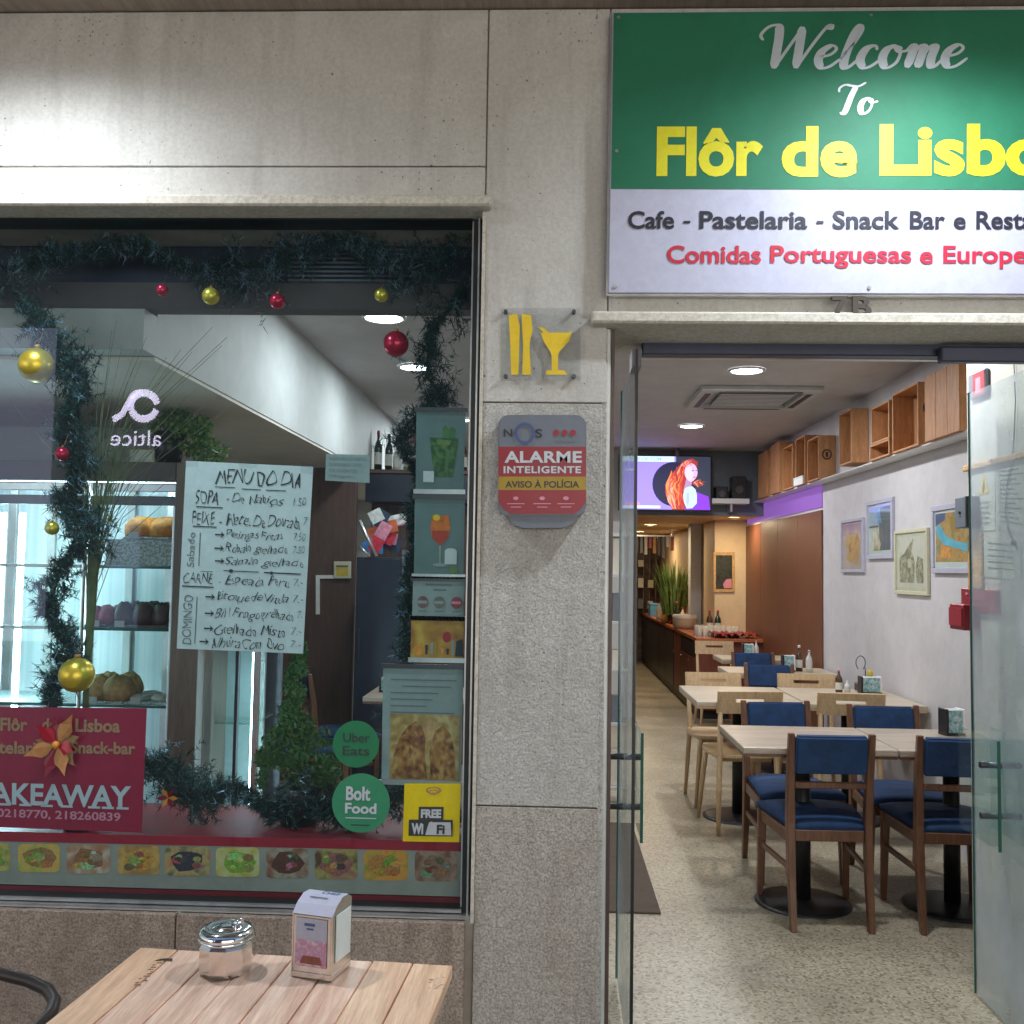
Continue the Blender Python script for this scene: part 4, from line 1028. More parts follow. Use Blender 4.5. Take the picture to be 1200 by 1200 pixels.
# ------------------------------------------------------------------ framed pictures on the side wall
def picture(px0, px1, py0, py1, label, draw, frame_m, frame_w=.022):
    y_far, y_near = PX(px0, 630, XRW).y, PX(px1, 630, XRW).y
    z1 = PX((px0 + px1) / 2, py0, XRW).z; z0 = PX((px0 + px1) / 2, py1, XRW).z
    X = XRW - .02
    t = thing('framed_picture', label, 'picture', (XRW, (y_far + y_near) / 2, z0), 'framed pictures on the dining room wall')
    w_ = frame_w
    bx('frame_bar', X, XRW - .001, y_near, y_far, z1 - w_, z1, frame_m, t, .002); bx('frame_bar', X, XRW - .001, y_near, y_far, z0, z0 + w_, frame_m, t, .002)
    bx('frame_bar', X, XRW - .001, y_near, y_near + w_, z0 + w_ + .0005, z1 - w_ - .0005, frame_m, t, .002); bx('frame_bar', X, XRW - .001, y_far - w_, y_far, z0 + w_ + .0005, z1 - w_ - .0005, frame_m, t, .002)
    xq = X + .010
    Q = (Vector((xq, y_far - w_, z1 - w_)), Vector((xq, y_near + w_, z1 - w_)), Vector((xq, y_near + w_, z0 + w_)), Vector((xq, y_far - w_, z0 + w_)))
    a = Art(Q, 0); draw(a); a.build('print', t)
    MB().poly([q_ + Vector((-.004, 0, 0)) for q_ in Q]).build('glass', M['glass_clear'], t)
    return t
def d1(a):
    a.rect(0, 0, 1, 1, M['skinpale']); a.rect(0, 0, 1, .28, photo('p1sky', ((.45, .28, .42), (.55, .42, .50), (.50, .35, .45)), 2, 3))
    a.poly([(.25, .30), (.75, .24), (.88, .45), (.80, .70), (.72, .92), (.55, .80), (.40, .86), (.22, .78), (.35, .60), (.15, .48)], photo('p1fig', ((.62, .32, .12), (.70, .45, .20), (.5, .25, .12)), 4, 10))
def d2(a):
    a.rect(0, 0, 1, 1, M['paper']); a.rect(.06, .06, .94, .40, photo('p2sky', ((.10, .25, .55), (.20, .42, .70), (.45, .55, .7)), 1, 4))
    a.poly([(.5, .10), (.94, .06), (.94, .46), (.60, .40), (.55, .25)], M['ink_grey']); a.rect(.48, .38, .94, .92, M['alarm_grey']); a.rect(.66, .38, .72, .92, M['ink_grey'])
    a.poly([(.15, .92), (.20, .55), (.35, .45), (.45, .60), (.55, .80), (.5, .92)], photo('p2fig', ((.25, .2, .08), (.55, .48, .30), (.7, .68, .6)), 7, 14)); a.rect(.06, .42, .46, .46, M['ink_grey'])
def d3(a):
    a.rect(0, 0, 1, 1, M['cream']); a.rect(.05, .06, .95, .94, photo('p3bg', ((.55, .54, .45), (.68, .66, .56), (.62, .6, .5)), 3, 5))
    o = photo('p3fig', ((.10, .09, .05), (.28, .26, .15), (.50, .47, .33)), 9, 24)
    a.poly([(.12, .86), (.10, .42), (.26, .36), (.50, .15), (.58, .10), (.52, .30), (.62, .50), (.60, .86)], o); a.poly([(.68, .86), (.64, .60), (.72, .40), (.88, .46), (.90, .86)], o)
    a.rect(.40, .45, .50, .60, M['cream'])
def d4(a):
    a.rect(0, 0, 1, 1, M['paper']); a.rect(.04, .05, .98, .90, photo('p4bg', ((.35, .14, .05), (.62, .34, .06), (.24, .25, .12)), 3, 12)); 
    a.poly([(.04, .28), (.16, .24), (.34, .44), (.60, .55), (.98, .60), (.98, .74), (.60, .66), (.28, .60), (.10, .46)], pm('p4cyan', (.10, .50, .68), .4, var=.2, vs=20))
    a.poly([(.04, .05), (.34, .05), (.30, .18), (.04, .26)], M['ink_blue']); a.poly([(.45, .12), (.80, .16), (.70, .40), (.50, .38)], M['alarm_yellow'])
    a.poly([(.20, .62), (.48, .66), (.50, .84), (.18, .82)], M['orange_food'])
picture(988, 1014, 608, 671, 'small peach and pink picture in a pale frame, farthest along the wall', d1, M['sign_white'])
picture(1018, 1049, 585, 655, 'picture with blue sky and grey buildings in a lilac frame', d2, M['sign_white'], .03)
picture(1051, 1090, 620, 697, 'olive sketch of houses in a cream frame, hung lowest', d3, M['cream'])
picture(1095, 1142, 590, 672, 'colourful orange picture crossed by a cyan band, closest to the entrance', d4, M['sign_white'], .03)
# dark picture on beige wall
Yp = 11.08; q = quad_px(836, 647, 861, 694, Yp)
t = thing('framed_picture', 'dark picture in a gold frame on the beige wall', 'picture', P(848, 694, Yp), 'framed pictures on the dining room wall')
MB().prism(q, (0, .018, 0)).build('frame', M['bread'], t, .003)
a = Art(q, .0006); a.rect(.12, .08, .88, .92, photo('p5', ((.02, .02, .02), (.05, .06, .04), (.03, .02, .02)), 2, 10)); a.poly([(.45, .80), (.60, .68), (.85, .66), (.86, .90), (.5, .90)], M['pink_ink']); a.build('print', t)

# ------------------------------------------------------------------ entrance block: papers, box, signs
def pxq(c, X=XB): return [PX(x, y, X) for x, y in c]
def sheet_on_block(corners, label, m, cat='notice', name='notice_sheet', off=.002, group='papers by the entrance'):
    Q = pxq(corners, XB - off)
    t = thing(name, label, cat, (Q[2] + Q[3]) / 2, group)
    MB().prism([q_ + Vector((.0002, 0, 0)) for q_ in Q], (.0012, 0, 0)).build('sheet', m, t)
    return t, Q
M['paper_dim'] = pm('dim_paper', (.50, .54, .48), .6, var=.06, vs=8)
t, Q = sheet_on_block([(1140, 549), (1166, 543), (1166, 622), (1142, 622)], 'white notice with a yellow warning triangle beside the doorway', M['paper_dim'])
a = Art(Q); a.poly([(.28, .44), (.50, .12), (.74, .42)], M['yellow']); a.poly([(.44, .38), (.52, .20), (.56, .34), (.50, .42)], M['ink'])
for k in range(5): a.rect(.2, .55 + .08 * k, .75, .565 + .08 * k, M['ink_grey'], k == 0)
a.build('print', t)
t, Q = sheet_on_block([(1168, 541), (1207, 533), (1206, 628), (1168, 620)], 'large pale notice sheet full of small print by the entrance', M['paper_dim'])
a = Art(Q)
for k in range(13): a.rect(.12, .08 + .065 * k, .55 + .35 * ((k * 7) % 5) / 5, .092 + .065 * k, M['ink_grey'], k == 0)
a.build('print', t)
t, Q = sheet_on_block([(1152, 628), (1196, 632), (1196, 680), (1152, 676)], 'clear plastic sleeve holding a pale form below the notices', M['paper_dim'])
a = Art(Q)
for k in range(5): a.rect(.15, .15 + .15 * k, .85, .17 + .15 * k, M['alarm_grey'], k == 0)
a.build('print', t)
def boxw(name, px0, px1, py0, py1, d, m, label, cat, part='casing', bev=.003):
    Q = pxq([(px0, py0), (px1, py0), (px1, py1), (px0, py1)])
    y1, y0 = Q[0].y, Q[1].y; z1 = (Q[0].z + Q[1].z) / 2; z0 = (Q[2].z + Q[3].z) / 2
    t = thing(name, label, cat, (XB, (y0 + y1) / 2, z0))
    bx(part, XB - d, XB - .001, y0, y1, z0, z1, m, t, bev)
    return t, (y0, y1, z0, z1)
t, g = boxw('key_box', 1134, 1147, 583, 619, .05, M['alarm_grey'], 'small grey metal box beside the warning notice', 'box')
MB().cyl((XB - .05, (g[0] + g[1]) / 2, (g[2] + g[3]) / 2), (XB - .056, (g[0] + g[1]) / 2, (g[2] + g[3]) / 2), .006).build('lock', M['ink'], t)
bx('side_seam', XB - .052, XB - .001, g[0] - .012, g[0] - .001, g[2], g[3], M['black'], t)
t, g = boxw('wooden_strip', 1137, 1153, 626, 690, .012, M['bread'], 'vertical brown wooden strip above the red box', 'strip', 'board')
MB().cyl((XB - .012, (g[0] + g[1]) / 2, g[3] - .02), (XB - .016, (g[0] + g[1]) / 2, g[3] - .02), .004).build('nail', M['steel_dark'], t)
t, g = boxw('wooden_rail', 1132, 1206, 538, 545, .014, M['bread'], 'thin wooden rail above the notices beside the doorway', 'rail', 'board')
MB().cyl((XB - .014, (g[0] + g[1]) / 2, g[3] - .005), (XB - .018, (g[0] + g[1]) / 2, g[3] - .005), .004).build('nail', M['steel_dark'], t)
t, g = boxw('red_sign', 1129, 1172, 690, 718, .010, M['alarm_red'], 'red rectangular sign above the red call point', 'sign', 'plate')
Q = (Vector((XB - .0105, g[1], g[3])), Vector((XB - .0105, g[0], g[3])), Vector((XB - .0105, g[0], g[2])), Vector((XB - .0105, g[1], g[2])))
a = Art(Q); a.rect(.15, .4, .8, .46, M['red']); a.poly([(.15, .15), (.25, .22), (.15, .3)], M['pink_ink']); a.build('print', t)
t, g = boxw('call_point', 1131, 1148, 708, 738, .06, M['alarm_red'], 'small red fire call point under the red sign', 'alarm', 'casing')
bx('front_plate', XB - .066, XB - .0605, g[0] + .006, g[1] - .006, g[2] + .015, g[3] - .015, M['red'], t)
t, g = boxw('exit_sign', 1139, 1160, 436, 466, .016, M['alarm_grey'], 'red and white pictogram sign high by the entrance', 'sign', 'plate')
Q = (Vector((XB - .0165, g[1], g[3])), Vector((XB - .0165, g[0], g[3])), Vector((XB - .0165, g[0], g[2])), Vector((XB - .0165, g[1], g[2])))
a = Art(Q); a.rect(.30, .04, .96, .96, M['red']); a.rect(.46, .25, .74, .85, M['pink_ink']); a.rect(.3, .0, 1, .05, M['white']); a.build('print', t)
t = thing('cable', 'thin dark cable hanging down over the notices by the entrance', 'cable', PX(1186, 632, XB))
MB().tube([PX(x, y, XB - .006) for x, y in ((1188, 424), (1190, 470), (1188, 520), (1185, 545), (1180, 570), (1178, 600), (1182, 622), (1187, 633))], .002, 6).build('wire', M['steel_dark'], t)
c = PX(1187, 633, XB - .01); MB().cyl(c, c + Vector((0, 0, -.02)), .008, .005).build('plug', M['steel_dark'], t)

# ------------------------------------------------------------------ glass doors
z_dt = P(735, 410, 3.0).z
bj = thing('door_frame', 'pale metal door frame with a dark rail across the top of the doorway', 'door frame', (.17, 3.0, 0))
xj = P(703, 800, 2.86).x
bx('jamb', xj, xj + .022, YF + .005, YF + .06, 0, z_ledge_d - .002, M['jamb_metal'], bj, .003)
bx('jamb_strip', xj + .024, xj + .034, YF + .02, YF + .06, 0, z_ledge_d - .002, M['brown_dark'], bj)
bx('top_rail', xj + .13, 2.6, 3.04, 3.09, P(900, 416, 3.04).z, P(900, 399, 3.04).z, M['rail'], bj, .004)
bx('rail_shoe', 1.02, 1.10, 3.03, 3.10, P(900, 399, 3.04).z + .001, P(900, 392, 3.04).z + .012, M['steel_dark'], bj)
bx('top_stop', xj + .13, 2.6, 3.095, 3.12, P(900, 421, 3.1).z, P(900, 417, 3.1).z, M['alu'], bj)
bx('closer_rail', 1.18, 1.60, 3.00, 3.036, P(1150, 424, 3.0).z, P(1150, 406, 3.0).z, M['rail'], bj, .004)
def leaf(xh, yh, xf, yf, label, hz=(.86, .69)):
    """glass leaf from its pivot (xh, yh) to its free edge (xf, yf)"""
    t = thing('glass_door', label, 'door', (xh, yh, 0), 'open glass door leaves')
    d = Vector((xf - xh, yf - yh, 0)); L = d.length; d.normalize(); n_ = Vector((-d.y, d.x, 0))
    Mx = Matrix(((d.x, n_.x, 0, xh), (d.y, n_.y, 0, yh), (0, 0, 1, 0), (0, 0, 0, 1)))
    b = lambda nm, x0, x1, y0, y1, z0, z1, m: MB().box(x0, x1, y0, y1, z0, z1, mat=Mx).build(nm, m, t)
    MB().poly([Mx @ Vector(v) for v in ((.006, 0, .012), (L - .004, 0, .012), (L - .004, 0, z_dt - .004), (.006, 0, z_dt - .004))]).build('pane', M['glass_door'], t)
    b('edge', 0, .0055, -.005, .005, .012, z_dt, M['glass_edge']); b('edge', L - .0035, L, -.005, .005, .012, z_dt, M['glass_edge'])
    b('seal', -.0065, -.0005, -.004, .004, .012, z_dt, M['black'])
    b('top_patch', -.003, .11, -.014, .014, z_dt - .055, z_dt + .002, M['steel_dark']); b('bottom_patch', -.003, .14, -.014, .014, .008, .06, M['steel_dark'])
    # square glass pull plates on both faces with two through-bars
    u0, u1 = .345, L - .01; zt_, zb_ = hz[0] + .10, hz[1] - .09
    for s in (-1, 1):
        MB().poly([Mx @ Vector(v) for v in ((u0, s * .055, zb_), (u1, s * .055, zb_), (u1, s * .055, zt_), (u0, s * .055, zt_))]).build('handle_plate', M['glass_green'], t)
        b('handle_edge', u0 - .004, u0 - .0005, s * .055 - .005, s * .055 + .005, zb_, zt_, M['glass_edge'])
    for z in hz:
        p = MB(); q0 = Mx @ Vector((.46, -.068, z)); q1 = Mx @ Vector((.46, .068, z)); p.cyl(q0, q1, .011, n=12).build('handle_bar', M['steel_dark'], t)
    return t
leaf(P(743, 800, 2.99).x, 2.99, .262, 3.70, 'glass door leaf standing open beside the stone pillar')
leaf(1.535, 2.99, 1.542, 3.672, 'glass door leaf standing open against the wall with notices')
# upper head room between rail and ceiling is closed by the lintel; floor mat
m_ = struct(bx('floor_mat', -.55, .505, 4.42, 5.95, .0005, .010, M['mat'], None, .003))
del m_['kind']; setprops(m_, 'brown door mat lying on the speckled floor just inside', 'mat')
# ------------------------------------------------------------------ dining chairs (walnut frame, blue upholstery)
CH = 'blue upholstered chairs in the dining room'
def cushion(x0, x1, y0, y1, z0, z1, bev): return MB().box(x0, x1, y0, y1, z0, z1)
def make_chair(label):
    t = thing('dining_chair', label, 'chair', (0, 0, 0), CH)
    for s in (-1, 1):      # back legs run up to carry the back, front legs taper
        pts = [(s * .163, -.235, 0), (s * .164, -.205, .22), (s * .165, -.19, .44), (s * .168, -.205, .64), (s * .171, -.235, .825)]
        mb = MB()
        for i in range(4):
            a, b = Vector(pts[i]), Vector(pts[i + 1]); h0, h1 = (.013, .016, .017, .016, .013)[i:i + 2]
            d0, d1 = (.015, .020, .022, .018, .013)[i:i + 2]
            vs = [a + Vector((x * h0, y * d0, 0)) for x, y in ((-1, -1), (1, -1), (1, 1), (-1, 1))] + [b + Vector((x * h1, y * d1, 0)) for x, y in ((-1, -1), (1, -1), (1, 1), (-1, 1))]
            fs = [(0, 1, 5, 4), (1, 2, 6, 5), (2, 3, 7, 6), (3, 0, 4, 7)]
            if i == 0: fs.append((3, 2, 1, 0))
            if i == 3: fs.append((4, 5, 6, 7))
            mb.add(vs, fs)
        mb.build('leg', M['chair_wood'], t, .003)
        mb = MB()
        a, b = Vector((s * .200, .205, 0)), Vector((s * .192, .195, .405))
        vs = [a + Vector((x * .012, y * .012, 0)) for x, y in ((-1, -1), (1, -1), (1, 1), (-1, 1))] + [b + Vector((x * .019, y * .019, 0)) for x, y in ((-1, -1), (1, -1), (1, 1), (-1, 1))]
        mb.add(vs, [(0, 1, 5, 4), (1, 2, 6, 5), (2, 3, 7, 6), (3, 0, 4, 7), (3, 2, 1, 0), (4, 5, 6, 7)])
        mb.build('leg', M['chair_wood'], t, .003)
        MB().prism([(s * .155, -.172, .355), (s * .175, -.172, .355), (s * .203, .176, .355), (s * .183, .176, .355)], (0, 0, .050)).build('side_rail', M['chair_wood'], t, .003)
        MB().prism([(s * .158, -.186, .235), (s * .172, -.186, .235), (s * .204, .190, .235), (s * .188, .190, .235)], (0, 0, .026)).build('stretcher', M['chair_wood'], t, .003)
    bx('front_rail', -.172, .172, .186, .206, .355, .405, M['chair_wood'], t, .003)
    bx('back_rail', -.147, .147, -.202, -.182, .365, .412, M['chair_wood'], t, .003)
    bx('lower_back_rail', -.151, .151, -.222, -.200, .590, .618, M['chair_wood'], t, .004)
    # seat pad: rounded slab, slightly crowned
    mb = MB(); n = 8
    def zz(u, v): return .462 - .016 * (abs(u) ** 3 + abs(v) ** 3)
    g = [[Vector(((.188 + .024 * v) * u, .015 + .215 * v, zz(u, v))) for u in [(-1 + 2 * i / n) for i in range(n + 1)]] for v in [(-1 + 2 * j / n) for j in range(n + 1)]]
    vs = [p for row in g for p in row]; fs = [(j * (n + 1) + i, j * (n + 1) + i + 1, (j + 1) * (n + 1) + i + 1, (j + 1) * (n + 1) + i) for j in range(n) for i in range(n)]
    mb.add(vs, fs, 0, True)
    bl = [Vector((p.x * .97, p.y * .98, .408)) for p in vs]; mb.add(bl, [f[::-1] for f in fs], 0, False)
    ed = [i for i in range(n)] ; per = [(0, i) for i in range(n + 1)] + [(j, n) for j in range(1, n + 1)] + [(n, i) for i in range(n - 1, -1, -1)] + [(j, 0) for j in range(n - 1, 0, -1)]
    idx = [j * (n + 1) + i for j, i in per]; o_ = len(vs); k_ = len(idx)
    base = len(mb.v) - 2 * len(vs)
    for q in range(k_):
        a_, b_ = idx[q], idx[(q + 1) % k_]; mb.f.append([base + a_, base + b_, base + o_ + b_, base + o_ + a_]); mb.m.append(0); mb.s.append(True)
    mb.build('seat', M['blue_fabric'], t)
    mb = MB(); Mx = Matrix.Translation((0, -.222, .735)) @ Matrix.Rotation(R(9), 4, 'X')
    mb.box(-.153, .153, -.020, .020, -.082, .082, mat=Mx)
    mb.build('backrest', M['blue_fabric'], t, .009, 3)
    return t
ch0 = make_chair('blue chair at the near side of the closest table, back turned to the doorway')
ch0.location = (1.197, 4.50, 0); ch0.rotation_euler = (0, 0, R(1.5))
dup(ch0, (1.755, 4.50, 0), R(-2.5), 'blue chair at the near side of the closest table, partly behind the glass door')
dup(ch0, (1.223, 5.10, 0), R(184), 'blue chair on the far side of the closest table, at its open end')
dup(ch0, (1.74, 5.02, 0), R(179), 'blue chair on the far side of the closest table, next to the wall')
dup(ch0, (1.63, 7.25, 0), R(176), 'blue chair facing the doorway in the middle of the dining room')
dup(ch0, (1.745, 8.32, 0), R(180), 'blue chair beyond the middle one, by the copper panel')
dup(ch0, (-1.42, 5.85, 0), R(-72), 'blue chair seen through the window right behind the artificial bush')
dup(ch0, (-1.36, 6.42, 0), R(-66), 'blue chair seen through the window beside the brown panel')
# maple chairs with a slot in the back
def make_maple(label):
    t = thing('maple_chair', label, 'chair', (0, 0, 0), 'pale maple chairs in the dining room')
    for s in (-1, 1):
        MB().tube([(s * .185, -.21, 0), (s * .175, -.18, .25), (s * .165, -.165, .45), (s * .170, -.19, .70)], [.012, .016, .017, .014], 10).build('leg', M['maple'], t)
        MB().tube([(s * .195, .20, 0), (s * .175, .18, .25), (s * .160, .165, .425)], [.011, .016, .018], 10).build('leg', M['maple'], t)
    Mx = Matrix.Translation((0, -.20, .755)) @ Matrix.Rotation(R(10), 4, 'X')
    mb = MB()
    for x0, x1, z0, z1 in ((-.19, .19, .022, .065), (-.19, .19, -.065, .0), (-.19, -.085, 0.0005, .0215), (.085, .19, 0.0005, .0215)):
        mb.box(x0, x1, -.010, .010, z0, z1, mat=Mx)
    mb.build('backrest', M['maple'], t)
    mb = MB(); pts = [Vector((.205 * (abs(math.cos(a)) ** .55) * (1 if math.cos(a) > 0 else -1), .20 * (abs(math.sin(a)) ** .55) * (1 if math.sin(a) > 0 else -1), .432)) for a in [2 * math.pi * k / 28 for k in range(28)]]
    mb.prism(pts, (0, 0, .022)); mb.build('seat', M['maple'], t, .004)
    bx('apron', -.15, .15, -.14, .14, .405, .4315, M['maple'], t, .003)
    return t
m0 = make_maple('pale maple chair on the near side of the second row, nearer the aisle')
m0.location = (1.14, 5.97, 0); m0.rotation_euler = (0, 0, R(6))
dup(m0, (1.75, 5.98, 0), R(-3), 'pale maple chair on the near side of the second table by the wall')
dup(m0, (1.13, 6.60, 0), R(183), 'pale maple chair with slotted back beyond the second table, nearer the aisle')
dup(m0, (1.74, 6.62, 0), R(177), 'pale maple chair with slotted back beyond the second table, nearer the wall')
dup(m0, (1.64, 9.7, 0), R(180), 'farthest pale maple chair, standing near the reddish counter')


# ------------------------------------------------------------------ dining tables
def make_table(label, x0, x1, y0, y1, top_m, h=.75, round_base=True, grp='dining tables'):
    t = thing('dining_table', label, 'table', ((x0 + x1) / 2, (y0 + y1) / 2, 0), grp)
    bx('tabletop', x0 + .002, x1 - .002, y0, y1, h - .028, h, top_m, t, .003)
    bx('edge_band', x0 + .004, x1 - .004, y0 + .004, y1 - .004, h - .040, h - .0285, M['chair_wood'] if top_m == M['table_top'] else M['maple'], t)
    c = ((x0 + x1) / 2, (y0 + y1) / 2, 0)
    MB().cyl((c[0], c[1], .02), (c[0], c[1], h - .045), .036, n=16).build('pedestal', M['black'], t)
    MB().lathe([(0, .026), (.05, .024), (.19, .014), (.215, .008), (.215, .0)], c, 32).build('base', M['black'], t)
    bx('top_plate', c[0] - .12, c[0] + .12, c[1] - .12, c[1] + .12, h - .046, h - .0405, M['black'], t)
    return t
make_table('grey brown table closest to the doorway, its open end towards the aisle', .84, 1.505, 4.325, 4.94, M['table_top'])
make_table('grey brown table closest to the doorway, against the wall', 1.507, 2.185, 4.325, 4.94, M['table_top'])
M['pale_top'] = wood('pale_table_top', (.50, .42, .31), (.62, .54, .42), rough=.35, stretch=(1.2, 14, 14), vs=3)
make_table('pale table in the second row, its corner reaching into the aisle', .86, 1.49, 5.80, 6.60, M['pale_top'])
make_table('pale table in the second row, pushed against the wall', 1.50, 2.185, 5.80, 6.60, M['pale_top'])
make_table('pale table in the third row by the copper panel', 1.35, 2.175, 7.50, 8.0, M['pale_top'])
make_table('pale table in the fourth row, half hidden by blue chairs', 1.50, 2.175, 8.65, 9.15, M['pale_top'])
make_table('small table behind the round stickers with napkins on it', -1.08, -.48, 5.70, 6.25, M['table_top'])

# table-top things
def dispenser(x, y, z, label, w_=.095, d=.075, h=.125, rz=0, small=True, m2=None, grp='napkin dispensers on the tables'):
    t = thing('napkin_dispenser', label, 'dispenser', (x, y, z), grp)
    MB().box(-w_ / 2, w_ / 2, -d / 2, d / 2, 0.001, .012).build('base', M['black'], t).matrix_parent_inverse
    for o in list(t.children): o.data.transform(Matrix.Translation((x, y, z)))
    f = lambda nm, a, b, c_, d_, e, g, m, bv=.002: MB().box(a + x, b + x, c_ + y, d_ + y, e + z, g + z).build(nm, m, t, bv)
    f('side_plate', -w_ / 2, -w_ / 2 + .012, -d / 2, d / 2, .0125, h, M['black']); f('side_plate', w_ / 2 - .012, w_ / 2, -d / 2, d / 2, .0125, h, M['white'])
    f('napkins', -w_ / 2 + .0125, w_ / 2 - .0125, -d / 2 + .004, d / 2 - .004, .013, h - .004, M['paper'])
    f('front_card', -w_ / 2 + .014, w_ / 2 - .014, -d / 2, -d / 2 + .0035, .016, h - .006, m2 or photo('card', ((.05, .12, .10), (.20, .40, .42), (.5, .55, .6)), 4, 40), 0)
    t.rotation_euler = (0, 0, rz)
    return t
dispenser(1.91, 4.78, .75, 'napkin dispenser on the closest table beside the wall', rz=R(8))
dispenser(2.03, 6.35, .75, 'pale blue napkin dispenser on the wall side table of the second row', w_=.13, h=.11)
dispenser(1.84, 7.70, .75, 'napkin dispenser on the third row table before the copper panel')
dispenser(1.76, 8.85, .75, 'napkin dispenser on the fourth row table, farthest from the doorway')
dispenser(-.96, 5.95, .75, 'napkin dispenser seen through the window above the round stickers', w_=.12, h=.09)
def bottle(x, y, z, label, h=.16, r=.022, m=None, cap=None, grp='sauce bottles on the tables', name='sauce_bottle', lab=True, cat='bottle'):
    t = thing(name, label, cat, (x, y, z), grp)
    MB().lathe([(0, .001), (r, .001), (r, h * .55), (r * .85, h * .65), (r * .35, h * .78), (r * .35, h * .9), (0, h * .9)], (x, y, z), 14).build('glass_body', m or M['bottle_brown'], t)
    MB().cyl((x, y, z + h * .90), (x, y, z + h), r * .42, r * .36, 10).build('cap', cap or M['sign_red'], t)
    if lab: MB().lathe([(r + .0006, h * .15), (r + .0006, h * .45)], (x, y, z), 14).build('label', M['label_white'], t)
    return t
bottle(1.84, 6.36, .75, 'small dark sauce bottle with a red cap on the second row wall table', .15, cap=M['pink_ink'])
bottle(1.91, 6.42, .75, 'short white shaker beside the pale blue dispenser', .07, .018, M['white'], M['white'])
bottle(1.93, 7.72, .75, 'tall dark bottle on the third row table', .20, .026, M['bottle_brown'], M['white'])
bottle(1.99, 7.66, .75, 'clear oil bottle on the third row table, nearest the wall', .17, .024, M['label_white'], M['alu'])
bottle(1.84, 8.87, .75, 'pale bottle on the fourth row table', .15, .022, M['label_white'], M['pink_ink'])
cd_ = thing('condiment_caddy', 'wire caddy with looped handle standing behind the pale blue dispenser', 'caddy', (2.05, 6.50, .75))
MB().tube([(2.02 + .03 * math.cos(R(a)), 6.50, .93 + .045 * math.sin(R(a))) for a in range(-60, 245, 20)], .003, 6).build('handle', M['steel_dark'], cd_)
bx('tray', 1.99, 2.11, 6.46, 6.54, .751, .80, M['steel_dark'], cd_, .004)
MB().cyl((2.05, 6.50, .80), (2.05, 6.50, .90), .004).build('post', M['steel_dark'], cd_)
MB().lathe([(0, .801), (.02, .801), (.02, .87), (.01, .89), (0, .89)], (2.08, 6.50, 0), 12).build('cruet', M['bottle_yellow'], cd_)

# ------------------------------------------------------------------ back counter and its load
co = thing('counter', 'long reddish wooden service counter leading to the back room', 'counter', (1.65, 13, 0))
x0c = 1.515
bx('plinth', x0c + .03, 1.83, 10.25, 16.4, 0, .09, M['black'], co)
bx('body', x0c + .012, 1.83, 10.22, 12.1, .091, .79, M['counter_red'], co, .003)
for k in range(3): bx('door_panel', x0c, x0c + .0115, 10.24 + .62 * k, 10.24 + .62 * k + .60, .11, .60 if k < 2 else .78, M['counter_red'], co, .003)
for k in range(3): MB().cyl((x0c - .01, 10.80 + .62 * k, .55), (x0c - .001, 10.80 + .62 * k, .55), .012).build('knob', M['chrome'], co)
bx('shelf_recess', x0c - .002, x0c + .0115, 10.24, 11.45, .62, .77, M['black'], co)
bx('body', x0c + .012, 1.83, 12.12, 16.4, .091, .79, M['counter_dark'], co, .003)
for k in range(5): bx('door_panel', x0c, x0c + .0115, 12.14 + .84 * k, 12.14 + .84 * k + .82, .11, .78, M['counter_dark'], co, .003)
bx('counter_top', x0c - .01, 2.19, 10.19, 11.09, .791, .825, M['counter_top'], co, .003)
bx('counter_top', x0c - .01, 1.835, 11.095, 16.4, .791, .825, M['counter_top'], co, .003)
bx('end_panel', 1.845, 2.19, 10.25, 11.05, .0, .79, M['counter_red'], co, .003)
zc = .826
t = thing('pot', 'round beige pot on the reddish counter', 'pot', (1.62, 11.9, zc))
MB().lathe([(0, 0), (.13, 0), (.145, .05), (.145, .14), (.135, .165), (.125, .15), (0, .14)], (1.62, 11.9, zc), 24).build('bowl', M['pot'], t)
MB().lathe([(.147, .125), (.150, .15), (.138, .168)], (1.62, 11.9, zc), 24).build('rim', M['white'], t)
t = thing('fruit_basket', 'orange basket on the counter between the blue box and the beige pot', 'basket', (1.58, 13.2, zc))
MB().lathe([(0, 0), (.09, 0), (.13, .10), (.12, .10), (0, .03)], (1.58, 13.2, zc), 18).build('basket', M['bread'], t)
for k in range(6): MB().lathe([(0, -.04), (.028, -.028), (.04, 0), (.028, .028), (0, .04)], (1.58 + .06 * math.cos(k), 13.2 + .06 * math.sin(k), zc + .10), 10).build('orange', M['orange_food'], t)
t = thing('storage_box', 'light blue box at the far end of the counter', 'box', (1.56, 15.2, zc))
bx('box_body', 1.52, 1.76, 15.0, 15.3, zc + .001, zc + .17, M['blue_box'], t, .006); bx('lid', 1.515, 1.765, 14.995, 15.305, zc + .171, zc + .19, M['blue_box'], t, .004)
t = thing('red_cloth', 'crumpled red cloth lying on the near end of the counter', 'cloth', (1.95, 10.4, zc))
mb = MB(); rg = random.Random(4); nx, ny = 16, 10
vs = [Vector((1.70 + .45 * i / nx + rg.uniform(-.01, .01), 10.23 + .45 * j / ny + rg.uniform(-.01, .01), zc + .006 + .035 * abs(math.sin(i * 1.1 + j * .7)) + rg.uniform(0, .02))) for j in range(ny + 1) for i in range(nx + 1)]
mb.add(vs, [(j * (nx + 1) + i, j * (nx + 1) + i + 1, (j + 1) * (nx + 1) + i + 1, (j + 1) * (nx + 1) + i) for j in range(ny) for i in range(nx)], 0, True)
mb.build('fabric', M['alarm_red'], t)
rg = random.Random(9)
t = thing('drinking_glasses', 'cluster of upturned drinking glasses on the counter before the beige wall', 'glasses', (1.8, 10.8, zc))
M['glass_ware'] = pm('clear_glassware', (.55, .52, .46), .1, spec=.9)
